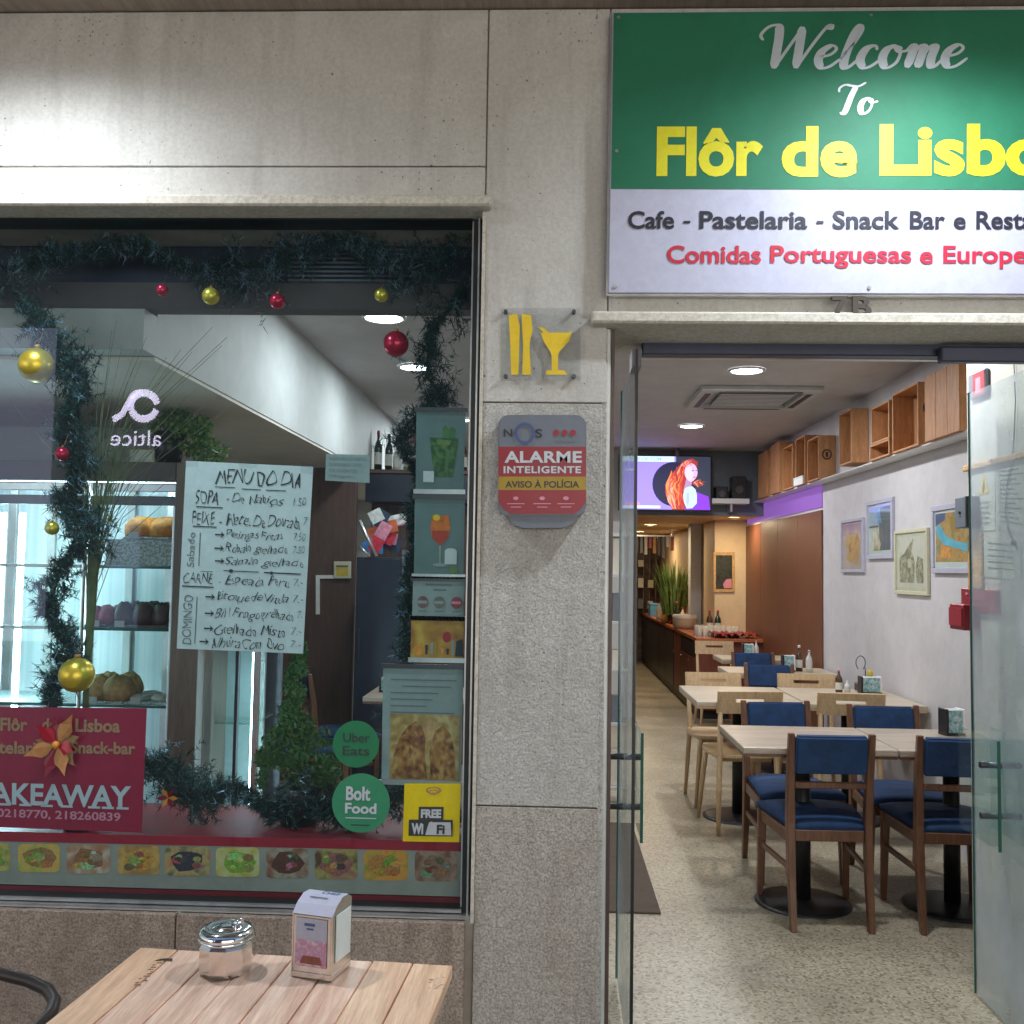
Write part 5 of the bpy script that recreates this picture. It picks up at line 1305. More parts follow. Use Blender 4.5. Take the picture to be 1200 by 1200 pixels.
for k in range(26):
    x, y = 1.60 + .065 * (k % 7) + rg.uniform(-.01, .01), 10.62 + .075 * (k // 7)
    MB().lathe([(.028, 0), (.024, .10), (.0, .10)], (x, y, zc + .001), 10).build('glass', M['glass_ware'], t)
for i, (x, y, h, m, lab) in enumerate(((1.78, 11.06, .26, 'bottle_brown', 'dark wine bottle standing by the beige wall, first of the pair'), (1.865, 11.03, .26, 'bottle_green', 'dark wine bottle standing by the beige wall, second of the pair'),
                                       (1.60, 12.5, .30, 'bottle_green', 'tall green bottle on the counter behind the beige pot'), (1.70, 12.7, .22, 'label_white', 'white bottle on the counter under the plant'),
                                       (1.54, 14.0, .25, 'label_white', 'pale bottle on the counter near the blue box'), (1.64, 14.1, .25, 'bottle_yellow', 'yellow bottle on the counter near the blue box'))):
    bottle(x, y, zc, lab, h, .036, M[m], grp='bottles on the back counter', name='bottle')
# plant on the counter
def blades(mb, c, n, r, h, rg, m=0, w_=.01, lean=.5):
    for k in range(n):
        a = rg.uniform(0, 6.28); L = h * rg.uniform(.55, 1.0); ln = lean * rg.uniform(.2, 1)
        b = Vector(c) + Vector((math.cos(a) * r * rg.random(), math.sin(a) * r * rg.random(), 0))
        d = Vector((math.cos(a), math.sin(a), 0)); s = Vector((-d.y, d.x, 0)) * w_
        p = [b, b + Vector((0, 0, L * .5)) + d * L * ln * .25, b + Vector((0, 0, L * .92)) + d * L * ln * .7]
        mb.add([p[0] - s * .6, p[0] + s * .6, p[1] + s, p[1] - s, p[2]], [(0, 1, 2, 3), (3, 2, 4)], m)
t = thing('potted_plant', 'tall leafy potted plant on the back counter in front of the dark rack', 'plant', (1.52, 12.2, zc))
MB().lathe([(0, 0), (.07, 0), (.09, .14), (.08, .14), (0, .12)], (1.62, 12.9, zc), 18).build('pot', M['bottle_brown'], t)
mb = MB(); blades(mb, (1.62, 12.9, zc + .12), 260, .16, .80, random.Random(2), 0, .012, .55); mb.build('foliage', M['leaf2'], t, fix=False)['kind'] = 'stuff'
# hanging rack in the back room
t = thing('hanging_rack', 'rack with hanging glasses and packets under the back room ceiling', 'rack', (1.3, 13.6, 2.08))
bx('bar', .95, 1.7, 13.5, 13.53, 1.98, 2.00, M['alu'], t)
for x in (1.0, 1.65): bx('hanger', x, x + .015, 13.505, 13.52, 2.0005, 2.088, M['alu'], t)
rg = random.Random(11)
for k in range(12):
    x = .98 + .06 * k; h = rg.uniform(.12, .34)
    bx('hanging_item', x, x + .042, 13.49, 13.54, 1.979 - h, 1.979, M[('label_white', 'pink_food', 'bread', 'brown_dark', 'alarm_grey')[k % 5]], t, .004)
t = thing('lattice_rack', 'dark lattice rack standing against the far wall of the back room', 'rack', (1.3, 16.2, 0))
for k in range(9): bx('upright', .92 + .1 * k, .935 + .1 * k, 16.2, 16.24, 0, 1.85, M['fridge_brown'], t)
for k in range(10): bx('crossbar', .90, 1.8, 16.17, 16.199, .2 + .17 * k, .215 + .17 * k, M['brown_dark'], t)
rg = random.Random(21)
for k in range(14):
    i, j = k % 5, k // 5
    bx('packet', .95 + .16 * i, 1.04 + .16 * i, 16.1, 16.165, .896 + .34 * j, .90 + .34 * j + rg.uniform(.1, .2), M[('label_white', 'cream', 'pink_food', 'alarm_grey')[k % 4]], t, .004)

# shelving between window and doorway, seen through the glass leaf
t = thing('shelving_unit', 'white shelving unit with packets seen through the open glass leaf', 'shelf', (.32, 6.4, 0))
for x in (.10, .50): bx('side_panel', x, x + .02, 6.3, 6.62, 0, 1.75, M['wall_white'], t, .002)
rg = random.Random(5)
for k, z in enumerate((.12, .52, .86, 1.16, 1.46, 1.72)):
    bx('shelf_board', .121, .499, 6.3, 6.62, z, z + .02, M['wall_white'], t, .002)
    if k < 5:
        for i in range(4):
            h = rg.uniform(.10, .24); bx('packet', .13 + .09 * i, .205 + .09 * i, 6.33, 6.42, z + .0205, z + .02 + h, M[('alarm_grey', 'label_white', 'counter_dark', 'soffit_grey', 'counter_red', 'wall_block')[(k * 3 + i) % 6]], t, .003)

# ------------------------------------------------------------------ pastry case behind the window
Yc = 4.2
xc1 = P(234, 700, Yc).x; xc0 = -3.12; zc1 = P(150, 541, Yc).z
ca = thing('pastry_case', 'tall brown framed refrigerated pastry case glowing pale blue', 'display case', ((xc0 + xc1) / 2, 4.45, 0))
B = lambda n_, x0, x1, y0, y1, z0, z1, m, bv=.003: bx(n_, x0, x1, y0, y1, z0, z1, m, ca, bv)
pr_ = P(201, 700, Yc).x
B('frame_post', pr_, xc1, Yc, Yc + .09, 0, zc1, M['fridge_brown']); B('frame_post', xc0, xc0 + .10, Yc, Yc + .09, 0, zc1, M['fridge_brown'])
zr = P(150, 563, Yc).z
B('top_board', xc0 + .101, pr_ - .001, Yc, Yc + .09, zr, zc1, M['header_brown']); B('roof', xc0, xc1, Yc + .091, 4.85, zc1 - .04, zc1 - .001, M['fridge_brown'])
B('back_panel', xc0, xc1, 4.80, 4.85, 0.001, zc1 - .041, M['cold_back'], 0); B('side_panel', xc1 - .02, xc1, Yc + .091, 4.799, 0, zc1 - .041, M['fridge_brown'])
B('side_panel', xc0, xc0 + .02, Yc + .091, 4.799, 0, zc1 - .041, M['cold_back']); B('floor_panel', xc0 + .021, xc1 - .021, Yc + .091, 4.799, .30, .34, M['wall_white'])
# doors: aluminium frames with glass
for a_, b_ in ((-22, 96), (100, 201)):
    xa_, xb_ = P(a_, 700, Yc).x, P(b_, 700, Yc).x
    z_a, z_b = zr - .012, .36
    B('door_frame', xa_, xb_, Yc + .01, Yc + .03, z_a - .035, z_a, M['alu']); B('door_frame', xa_, xb_, Yc + .01, Yc + .03, z_a - .095, z_a - .055, M['steel_dark'])
    B('door_frame', xa_, xa_ + .012, Yc + .01, Yc + .03, z_b, z_a - .096, M['steel_dark']); B('door_frame', xb_ - .012, xb_, Yc + .01, Yc + .03, z_b, z_a - .096, M['alu'])
    MB().poly([(xa_ + .013, Yc + .02, z_b), (xb_ - .013, Yc + .02, z_b), (xb_ - .013, Yc + .02, z_a - .096), (xa_ + .013, Yc + .02, z_a - .096)]).build('door_glass', M['glass_clear'], ca)
for xx in (P(28, 700, Yc + .2).x, P(52, 700, Yc + .55).x):
    MB().cyl((xx, Yc + .16, .50), (xx, Yc + .16, 1.72), .014, n=10).build('light_tube', M['tube'], ca)
MB().cyl((-2.9, Yc + .12, zc1 - .07), (pr_ - .04, Yc + .12, zc1 - .07), .012, n=10).build('light_tube', M['tube'], ca)
zsh = [P(150, y, Yc + .1).z for y in (663, 736, 826)]
for k, z in enumerate(zsh):
    B('glass_shelf', -2.65, pr_ - .01, Yc + .10, 4.70, z - .008, z, M['doily'] if k == 2 else M['glass_green'])
    B('shelf_edge', -2.65, pr_ - .01, Yc + .092, Yc + .099, z - .012, z + .002, M['glass_edge'])
for k in range(7): B('back_rib', -2.9 + .2 * k, -2.86 + .2 * k, 4.78, 4.799, .35, zc1 - .06, M['alu'] if k % 2 else M['wall_white'])
# pastries and trays (things lying on the shelves)
def tray(x0, x1, y, z, label, items, m_item, tray_m, name='pastry_tray', r=.045, h=.05, grp='trays in the pastry case'):
    t = thing(name, label, 'tray', ((x0 + x1) / 2, y, z), grp)
    bx('tray', x0, x1, y, y + .24, z + .001, z + .012, tray_m, t, .003)
    rg = random.Random(int(x0 * 100))
    bx('price_tag', x0 + .03, x0 + .075, y - .012, y - .010, z + .004, z + .032, M['paper'], t)
    for k in range(items):
        x = x0 + (x1 - x0) * (k + .5) / items
        for yy in (y + .06, y + .17):
            rr_ = r * rg.uniform(.85, 1.1)
            q_ = MB().lathe([(0, .0125), (rr_ * .9, .013), (rr_, .012 + h * .3), (rr_ * .96, .012 + h * .55), (rr_ * .7, .012 + h * .85), (rr_ * .3, .012 + h), (0, .012 + h * .98)], (x, yy, z), 16)
            q_.v = [(v[0] + rg.uniform(-.06, .06) * rr_, v[1] + rg.uniform(-.06, .06) * rr_, max(z + .0125, v[2] + rg.uniform(-.05, .05) * h)) for v in q_.v]
            q_.build('pastry', m_item, t)
    return t
tray(P(148, 640, 4.35).x, P(208, 640, 4.35).x, Yc + .11, P(170, 632, Yc + .1).z, 'doily lined plate of orange pastries on the top shelf', 2, M['orange_food'], M['doily'], r=.085, h=.09)
q = P(170, 632, Yc + .1).z
bx('riser', P(128, 640, 4.35).x, P(205, 640, 4.35).x, Yc + .12, 4.6, zsh[0] + .001, q - .0005, M['doily'], [o for o in COL.objects if o.get('label', '').startswith('doily lined')][0])
tray(P(103, 735, 4.35).x, P(130, 735, 4.35).x, Yc + .11, zsh[1], 'tray of pink pastries on the middle shelf', 2, M['pink_food'], M['counter_dark'], r=.04, h=.08)
tray(P(132, 735, 4.35).x, P(200, 735, 4.35).x, Yc + .11, zsh[1], 'tray of dark cakes on the middle shelf', 3, M['brown_dark'], M['brown_dark'], h=.10, r=.05)
tray(P(100, 826, 4.35).x, P(148, 826, 4.35).x, Yc + .11, zsh[2], 'tray of filled rolls on the lower shelf beside the gold bauble', 2, M['bread'], M['doily'], r=.07, h=.11)
tray(P(150, 826, 4.35).x, P(200, 826, 4.35).x, Yc + .11, zsh[2], 'lace lined tray on the lower shelf at the brown post', 2, M['label_white'], M['doily'], r=.05, h=.03)
# second glass case
ga = thing('glass_cabinet', 'low glass cabinet with pale frame between the brown post and the bush', 'display case', (-1.3, 4.6, 0))
xa_, xb_ = P(236, 830, 4.4).x, P(302, 830, 4.4).x; z1_ = P(260, 752, 4.4).z
for x in (xa_, xb_ - .025): bx('frame_post', x, x + .025, 4.4, 4.43, 0, z1_, M['alu'], ga, .002)
bx('frame_post', (xa_ + xb_) / 2 + .02, (xa_ + xb_) / 2 + .035, 4.4, 4.43, 0.1, z1_ - .03, M['steel_dark'], ga, .002)
bx('top', xa_, xb_, 4.4, 4.8, z1_, z1_ + .02, M['alu'], ga, .002); bx('back', xa_, xb_, 4.78, 4.80, 0, z1_ - .001, M['alarm_grey'], ga)
bx('interior', xa_ + .03, xb_ - .03, 4.6, 4.62, .05, z1_ - .05, M['paper_grey'], ga); bx('shelf', xa_ + .026, xb_ - .026, 4.44, 4.77, .78, .79, M['glass_green'], ga)
MB().poly([(xa_ + .026, 4.415, .05), (xb_ - .026, 4.415, .05), (xb_ - .026, 4.415, z1_ - .03), (xa_ + .026, 4.415, z1_ - .03)]).build('door_glass', M['glass'], ga)
bx('light_tube', xb_ - .045, xb_ - .030, 4.45, 4.46, .3, z1_ - .05, M['tube'], ga)

# brown panel with switch and conduit
Yp = 6.9
pa = thing('brown_partition', 'dark brown partition with a light switch, right of the handwritten menu', 'partition', (P(385, 700, Yp).x, Yp, 0))
x0_, x1_ = P(298, 700, Yp).x, P(415, 700, Yp).x
for k in range(2): bx('board', x0_ + (x1_ - x0_) / 2 * k + .001, x0_ + (x1_ - x0_) / 2 * (k + 1) - .001, Yp, Yp + .05, 0, 2.199, M['brown_dark'], pa, .002)
sw = thing('light_switch', 'cream light switch with white conduit on the brown partition', 'switch', P(401, 668, Yp - .01))
q = quad_px(391, 658, 411, 678, Yp - .025); MB().prism(q, (0, .024, 0)).build('plate', M['cream'], sw, .003)
a = Art(q, .0005); a.rect(.15, .22, .85, .34, M['fridge_brown']); a.rect(.15, .36, .85, .85, M['bottle_yellow']); a.build('rocker', sw)
q = quad_px(370, 674, 391, 678, Yp - .012); MB().prism(q, (0, .011, 0)).build('conduit', M['white'], sw)
q = quad_px(370, 678, 374.5, 720, Yp - .012); MB().prism(q, (0, .011, 0)).build('conduit', M['white'], sw)
# navy cabinet with leaflet rack
Yn = 6.35
x0_, x1_ = P(416, 700, Yn).x, P(470, 700, Yn).x; z1_ = P(440, 653, Yn).z
nc = thing('navy_cabinet', 'tall dark navy cabinet next to the brown partition', 'cabinet', ((x0_ + x1_) / 2, Yn, 0))
bx('carcass', x0_, x1_, Yn + .021, Yn + .45, 0, z1_, M['navy'], nc, .003); bx('door', x0_ + .004, x1_ - .004, Yn, Yn + .020, .05, z1_ - .01, M['navy'], nc, .002)
bx('side_strip', x1_ + .001, x1_ + .05, Yn, Yn + .02, 0, z1_ + .05, M['alarm_grey'], nc)
bx('handle', x0_ + .03, x0_ + .04, Yn - .02, Yn - .001, .9, 1.1, M['steel_dark'], nc)
rk = thing('leaflet_rack', 'wire rack full of red and blue leaflets on the navy cabinet', 'rack', ((x0_ + x1_) / 2, Yn + .1, z1_))
q0 = P(421, 610, Yn); q1 = P(441, 652, Yn)
MB().tube([q0, q1], .012, 8).build('wire', M['alu'], rk); MB().tube([P(421, 640, Yn), P(433, 652, Yn)], .008, 8).build('wire', M['alu'], rk)
rg = random.Random(8)
LC = [('leaflet_red', (.60, .03, .06)), ('leaflet_blue', (.05, .28, .65)), ('leaflet_pink', (.65, .25, .35)), ('leaflet_white', (.6, .62, .6)), ('leaflet_dark', (.03, .05, .10)), ('leaflet_orange', (.55, .12, .05))]
LM = [pm(a_, b_, .4, var=.3, vs=30) for a_, b_ in LC]
for k in range(15):
    px_, py_ = rg.uniform(432, 470), rg.uniform(604, 640); y_ = Yn + .03 + .012 * k
    c = P(px_, py_, y_); w2, h2, an = rg.uniform(.035, .07), rg.uniform(.03, .06), rg.uniform(-.6, .6)
    pts = [c + Vector((x * math.cos(an) - z * math.sin(an), 0, x * math.sin(an) + z * math.cos(an))) for x, z in ((-w2, -h2), (w2, -h2), (w2, h2), (-w2, h2))]
    MB().prism(pts, (0, .002, 0)).build('leaflet', LM[k % 6], rk)
# bar shelf with bottles
Ybr = 7.3
bs = thing('bar_shelf', 'high dark bar shelf loaded with bottles above the leaflet rack', 'shelf', (P(455, 552, Ybr).x, Ybr, 0))
x0_, x1_ = P(428, 550, Ybr).x, P(560, 550, Ybr).x; zb_ = P(450, 550, Ybr).z
bx('shelf_board', x0_, x1_, Ybr, Ybr + .35, zb_ - .03, zb_, M['brown_dark'], bs, .003)
bx('cabinet', x0_, x1_, Ybr + .02, Ybr + .35, P(450, 588, Ybr).z, zb_ - .031, M['navy'], bs, .003)
bx('back_board', x0_, x1_, Ybr + .30, Ybr + .35, 0, P(450, 588, Ybr).z - .001, M['brown_dark'], bs)
NB = [('bottle_green', 36), ('bottle_green', 34), ('label_white', 24), ('bottle_yellow', 26), ('bottle_green', 30), ('bottle_yellow', 20), ('bottle_brown', 28), ('label_white', 30), ('bottle_green', 32), ('bottle_brown', 30)]
LB = ['tall dark green bottle, first on the high bar shelf', 'dark bottle beside the first on the high bar shelf', 'short white bottle on the high bar shelf', 'yellow bottle on the high bar shelf', 'green bottle after the yellow one on the bar shelf', 'short yellow bottle on the high bar shelf',
      'brown bottle half behind the window garland', 'white bottle behind the mint drink poster', 'green bottle behind the mint drink poster', 'brown bottle at the end of the bar shelf']
for k, ((m, hh), lb) in enumerate(zip(NB, LB)):
    x = P(440, 550, Ybr).x + .072 * k
    bottle(x, Ybr + .10 + .06 * (k % 2), zb_, lb, hh * .0085, .030, M[m], M['black'] if k % 2 else M['sign_red'], grp='bottles on the high bar shelf', name='bottle')

# plants: pot and bush on the case, dry grass, artificial bush
def leaves(mb, c, rad, n, rg, sz=.02, m=(0, 1), squash=(1, 1, 1), shell=.35):
    for k in range(n):
        d = Vector((rg.gauss(0, 1), rg.gauss(0, 1), rg.gauss(0, 1))).normalized() * (shell + (1 - shell) * rg.random() ** .5)
        p = Vector(c) + Vector((d.x * rad[0], d.y * rad[1], d.z * rad[2]))
        a = Vector((rg.gauss(0, 1), rg.gauss(0, 1), rg.gauss(.3, 1))).normalized(); b = a.orthogonal().normalized()
        s = sz * rg.uniform(.6, 1.3)
        mb.add([p - a * s, p + b * s * .4, p + a * s, p - b * s * .4], [(0, 1, 2, 3)], rg.choice(m))
zt_c = zc1
pb = thing('potted_bush', 'leafy bush in a black pot standing on top of the pastry case', 'plant', P(200, 541, 4.35))
cpt = P(197, 541, 4.35); cpt.z = zt_c
MB().lathe([(0, 0.001), (.055, 0.001), (.07, .15), (.062, .15), (0, .13)], cpt, 18).build('pot', M['black'], pb)
mb = MB(); rg = random.Random(3)
for px_, py_, rr_ in ((196, 505, .09), (222, 515, .10), (245, 530, .09), (208, 492, .07), (232, 500, .07)):
    leaves(mb, P(px_, py_, 4.35), (rr_, rr_, rr_ * .8), 260, rg, .017)
mb.build('foliage', [M['leaf1'], M['leaf2']], pb, fix=False)['kind'] = 'stuff'
wbx = thing('carton', 'small cream carton on top of the pastry case beside the black pot', 'box', P(166, 541, 4.3))
q = quad_px(152, 524, 181, 541, 4.3); bx('carton', q[0].x, q[1].x, 4.3, 4.42, zt_c + .001, zt_c + .001 + (q[0].z - q[3].z), M['cream'], wbx, .003)
bx('flap', q[0].x + .005, q[1].x - .005, 4.295, 4.2995, zt_c + .02, zt_c + .045, M['paper'], wbx)
dg = thing('dry_grass', 'tall dry grass arrangement behind the garland in the window', 'plant', P(94, 980, 3.07))
cg = P(94, 980, 3.07); cg.z = zs
MB().lathe([(0, .001), (.05, .001), (.065, .08), (.05, .14), (.055, .16), (.045, .16), (0, .15)], cg, 18).build('vase', M['bottle_brown'], dg)
mb = MB(); rg = random.Random(12)
top = P(112, 368, 3.07).z - (zs + .14)
for k in range(54):
    a = rg.uniform(-.9, 3.0) if k % 3 else 0.2; L = top * rg.uniform(.62, 1.0); ln = rg.uniform(0, .30)
    dx = math.cos(a) * ln; dy = math.sin(a) * ln * .25
    p = [cg + Vector((dx * 1.25 * L * t_ ** 6 + .008 * math.cos(a * 3), dy * L * t_ ** 6 * .4, .14 + L * t_)) for t_ in (0, .35, .6, .8, 1)]
    mb.tube(p, [.0022, .002, .0018, .0014, .0006], 3)
    if k % 3 == 0:
        for q_ in range(6):
            c = p[2].lerp(p[3], q_ / 6); v = Vector((rg.uniform(-.03, .03), 0, rg.uniform(.01, .04))); mb.add([c, c + v + Vector((.003, 0, 0)), c + v * 1.2], [(0, 1, 2)])
mb.build('stems', M['drygrass'], dg, fix=False)['kind'] = 'stuff'
ab = thing('artificial_bush', 'bushy green artificial cypress standing on the display shelf', 'plant', P(350, 975, 3.2))
cb = P(350, 975, 3.2); cb.z = zs
MB().lathe([(0, .001), (.06, .001), (.075, .12), (.065, .12), (0, .10)], cb, 18).build('pot', M['black'], ab)
mb = MB(); rg = random.Random(17)
for px_, py_, rx, rz_ in ((350, 905, .13, .12), (330, 868, .09, .10), (368, 872, .10, .10), (348, 835, .085, .09), (345, 795, .055, .08), (352, 770, .03, .05), (385, 905, .06, .07), (315, 900, .05, .08)):
    [leaves(mb, P(px_ + rg.uniform(-22, 22) * rx / .13, py_ + rg.uniform(-30, 30) * rz_ / .12, 3.2 + rg.uniform(-.03, .03)), (rx * .42, .05, rz_ * .42), 95, rg, .012, (0, 0, 1), shell=.1) for _ in range(7)]
mb.build('foliage', [M['leaf1'], M['leaf2']], ab, fix=False)['kind'] = 'stuff'

# ------------------------------------------------------------------ tinsel garlands
def garland(label, pts, rads, n, seed, frost=.10, Y=3.06, dy=.03):
    """pts in the window plane; many short branches, each a bottle brush of flat needles"""
    rg = random.Random(seed); mb_v, mb_f, mb_m = [], [], []
    path = [P(x, y, Y) for x, y in pts]
    seg = [(path[i + 1] - path[i]).length for i in range(len(path) - 1)]; tot = sum(seg)
    def at(s):
        i = 0
        while i < len(seg) - 1 and s > seg[i]: s -= seg[i]; i += 1
        u = min(1, s / seg[i]); return path[i].lerp(path[i + 1], u), rads[i] * (1 - u) + rads[i + 1] * u
    nb_ = max(20, int(n / 26 * .68))
    for b in range(nb_):
        c, r = at(rg.random() * tot)
        r *= .75 + .45 * math.sin(c.x * 21 + c.z * 27 + seed)
        d = Vector((rg.gauss(0, 1), rg.gauss(0, .45), rg.gauss(0, 1))).normalized()
        L = r * rg.uniform(.3, 1.0) * (1.7 if rg.random() < .18 else 1)
        p0 = c + Vector((rg.gauss(0, r * .25), rg.uniform(-dy, dy), rg.gauss(0, r * .25)))
        fr_ = rg.random() < frost * 1.6
        for k in range(26):
            t_ = rg.random(); q = p0 + d * L * t_
            nd = (d * .5 + Vector((rg.gauss(0, 1), rg.gauss(0, .7), rg.gauss(0, 1))).normalized()).normalized()
            ln = rg.uniform(.016, .034); wv = nd.orthogonal().normalized() * .0016
            o = len(mb_v); mb_v += [q - wv, q + wv, q + nd * ln]; mb_f.append([o, o + 1, o + 2])
            mb_m.append(2 if (fr_ and rg.random() < .55) or rg.random() < frost * .25 else (1 if rg.random() < .3 else 0))
    g = thing('tinsel_garland', label, 'garland', path[-1], 'tinsel garlands round the window')
    mb = MB(); mb.v = mb_v; mb.f = mb_f; mb.m = mb_m; mb.s = [False] * len(mb_f)
    o = mb.build('needles', [M['needle1'], M['needle2'], M['needle3']], g, fix=False); o['kind'] = 'stuff'
    MB().tube([p.copy() for p in path], .006, 6, 0).build('core_wire', M['needle1'], g)
    return g
garland('dark tinsel garland hung along the top edge of the window', [(-60, 320), (10, 330), (60, 300), (160, 285), (230, 320), (300, 325), (350, 290), (420, 280), (470, 320), (545, 290)], [.11, .10, .06, .04, .085, .095, .085, .07, .10, .13], 38000, 1, .22)
garland('dark teal tinsel garland winding down the window beside the gold baubles', [(25, 350), (60, 400), (95, 450), (75, 500), (100, 540), (75, 585), (105, 625), (70, 670), (55, 715), (85, 760), (65, 800), (60, 830)], [.075, .08, .075, .055, .07, .08, .075, .06, .075, .08, .07, .07], 34000, 2, .06)
garland('tinsel garland hanging down behind the framed posters', [(545, 340), (505, 390), (500, 440), (520, 470), (487, 490), (470, 520), (492, 560), (485, 640), (475, 720), (480, 790), (460, 840)], [.09, .085, .07, .065, .06, .05, .035, .035, .04, .045, .05], 22000, 3, .06)
garland('dark tinsel garland lying in a heap on the display shelf', [(165, 900), (195, 900), (225, 935), (270, 925), (320, 950), (360, 935), (410, 960), (470, 920), (540, 960)], [.06, .08, .09, .09, .085, .07, .06, .08, .06], 30000, 4, .04, Y=3.14)

# baubles
def bauble(px, py, r_px, m, label, Y=3.0):
    c = P(px, py, Y); r = (P(px + r_px, py, Y) - c).length
    t = thing('bauble', label, 'bauble', c, 'baubles hanging in the window')
    prof = [(r * math.sin(math.pi * k / 16), -r * math.cos(math.pi * k / 16)) for k in range(17)]
    MB().lathe(prof, c, 28).build('ball', m, t)
    MB().cyl(c + Vector((0, 0, r * .97)), c + Vector((0, 0, r * 1.18)), r * .17, n=10).build('cap', M['goldleaf'], t)
    MB().tube([c + Vector((0, 0, r * 1.17)), c + Vector((.002, .01, r * 1.5)), c + Vector((0, .03, r * 1.5 + .03))], .0008, 4).build('string', M['goldleaf'], t)
bauble(43, 428, 20, M['gold'], 'big gold bauble in front of the upper part of the garland')
bauble(90, 791, 20, M['gold'], 'big gold bauble low on the garland, above the red poster')
bauble(247, 347, 10, M['gold'], 'small gold bauble between two red ones under the top garland')
bauble(447, 346, 8, M['gold'], 'small gold bauble just above the ceiling lamp')
bauble(61, 619, 8, M['gold'], 'small gold bauble halfway down the garland')
bauble(464, 403, 15, M['redball'], 'large red bauble beside the ceiling lamps')
bauble(325, 353, 9, M['redball'], 'dark red bauble under the middle of the top garland')
bauble(190, 340, 7, M['redball'], 'small red bauble under the top garland, beside the small gold one')
bauble(73, 532, 8, M['redball'], 'small red bauble on the garland at the top of the pastry case')
# little poinsettia behind the takeaway poster
c = P(197, 935, 3.1)
t = thing('small_poinsettia', 'tiny orange red flower in the garland beside the takeaway poster', 'ornament', c)
for k in range(6):
    a = k * 1.047; MB().prism([c, c + Vector((.02 * math.cos(a - .4), -.004, .02 * math.sin(a - .4))), c + Vector((.034 * math.cos(a), -.006, .034 * math.sin(a))), c + Vector((.02 * math.cos(a + .4), -.004, .02 * math.sin(a + .4)))], (0, -.001, 0)).build('petal', M['alarm_red'] if k % 2 else M['orange_food'], t)

# ------------------------------------------------------------------ outdoor table with jar and dispenser
zt = .75
BL, BR, LF = PZ(164, 1110, zt), PZ(531, 1131, zt), PZ(72, 1200, zt)
ux = (BR - BL).normalized(); uy = Vector((ux.y, -ux.x, 0))       # uy points to the camera
Wd = (BR - BL).length; Dp = .62
ot = thing('pavement_table', 'plank topped table outside with a jar and a napkin dispenser', 'table', BL + ux * Wd / 2 + uy * Dp / 2 - Vector((0, 0, zt)))
Mx = Matrix(((ux.x, -uy.x, 0, BL.x), (ux.y, -uy.y, 0, BL.y), (0, 0, 1, 0), (0, 0, 0, 1)))    # local x along the back edge, -y to the camera
npk = 8
for k in range(npk):
    a_, b_ = Wd * k / npk, Wd * (k + 1) / npk
    MB().box(a_ + .0012, b_ - .0012, -Dp, 0, zt - .024, zt - .0006 * (k % 3), mat=Mx).build('plank', M['plank2'] if k in (0, 6, 7) else M['plank'], ot, .0018)
MB().box(.02, Wd - .02, -Dp + .02, -.02, zt - .030, zt - .0245, mat=Mx).build('under_board', M['brown_dark'], ot)
for a_ in (.06, Wd - .09): MB().box(a_, a_ + .03, -Dp + .03, -.03, zt - .055, zt - .0305, mat=Mx).build('cross_bar', M['steel_dark'], ot)
MB().box(Wd / 2 - .03, Wd / 2 + .03, -Dp / 2 - .03, -Dp / 2 + .03, .02, zt - .0555, mat=Mx).build('pedestal', M['steel_dark'], ot)
MB().box(Wd / 2 - .22, Wd / 2 + .22, -Dp / 2 - .22, -Dp / 2 + .22, 0, .02, mat=Mx).build('base', M['steel_dark'], ot, .005)
# burnt marks at the corners of the top
rg = random.Random(31)
mb = MB()
for k in range(12):
    c = PZ(186 - k * 2.6 + rg.uniform(-4, 6), 1126 + k * 2.6, zt + .0006); l = rg.uniform(.004, .012)
    mb.poly([c, c + Vector((l, .001, 0)), c + Vector((l, .004, 0)), c + Vector((0, .003, 0))])
c = PZ(180, 1126, zt + .0006)
mb.poly([c, c + Vector((.010, .012, 0)), c + Vector((.022, .004, 0)), c + Vector((.012, .002, 0))]); mb.poly([PZ(190, 1125, zt + .0007), PZ(202, 1126, zt + .0007), PZ(202, 1123, zt + .0007), PZ(191, 1123, zt + .0007)])
mb.build('burnt_mark', M['burn'], ot, fix=False)
mb = MB()
for k in range(16):
    c = PZ(498 + rg.uniform(0, 20), 1145 + rg.uniform(0, 14), zt + .0006); l = rg.uniform(.002, .006)
    mb.poly([c, c + Vector((l, 0, 0)), c + Vector((l, .0015, 0)), c + Vector((0, .0015, 0))])
mb.build('burnt_mark', M['burn'], ot, fix=False)
# jar
cj = PZ(264, 1137, zt); 
jr = thing('sugar_jar', 'low faceted shiny metal sugar jar with a chrome lid on the plank table', 'jar', cj)
n8 = 10
MB().lathe([(0, .001), (.045, .001), (.049, .008), (.049, .050), (.044, .058)], cj, n8, 0, False).build('body', M['jar_metal'], jr)
MB().lathe([(.046, .056), (.050, .058), (.051, .070), (.046, .077), (.034, .080), (.028, .076), (.024, .080), (.010, .084), (0, .084)], cj, 28).build('lid', M['chrome'], jr)
MB().lathe([(.0505, .0585), (.0535, .061), (.0505, .064)], cj, 28).build('lid_rim', M['chrome'], jr)
MB().cyl(cj + Vector((.012, 0, .083)), cj + Vector((.030, -.004, .092)), .006, .005, 10).build('spout', M['chrome'], jr)
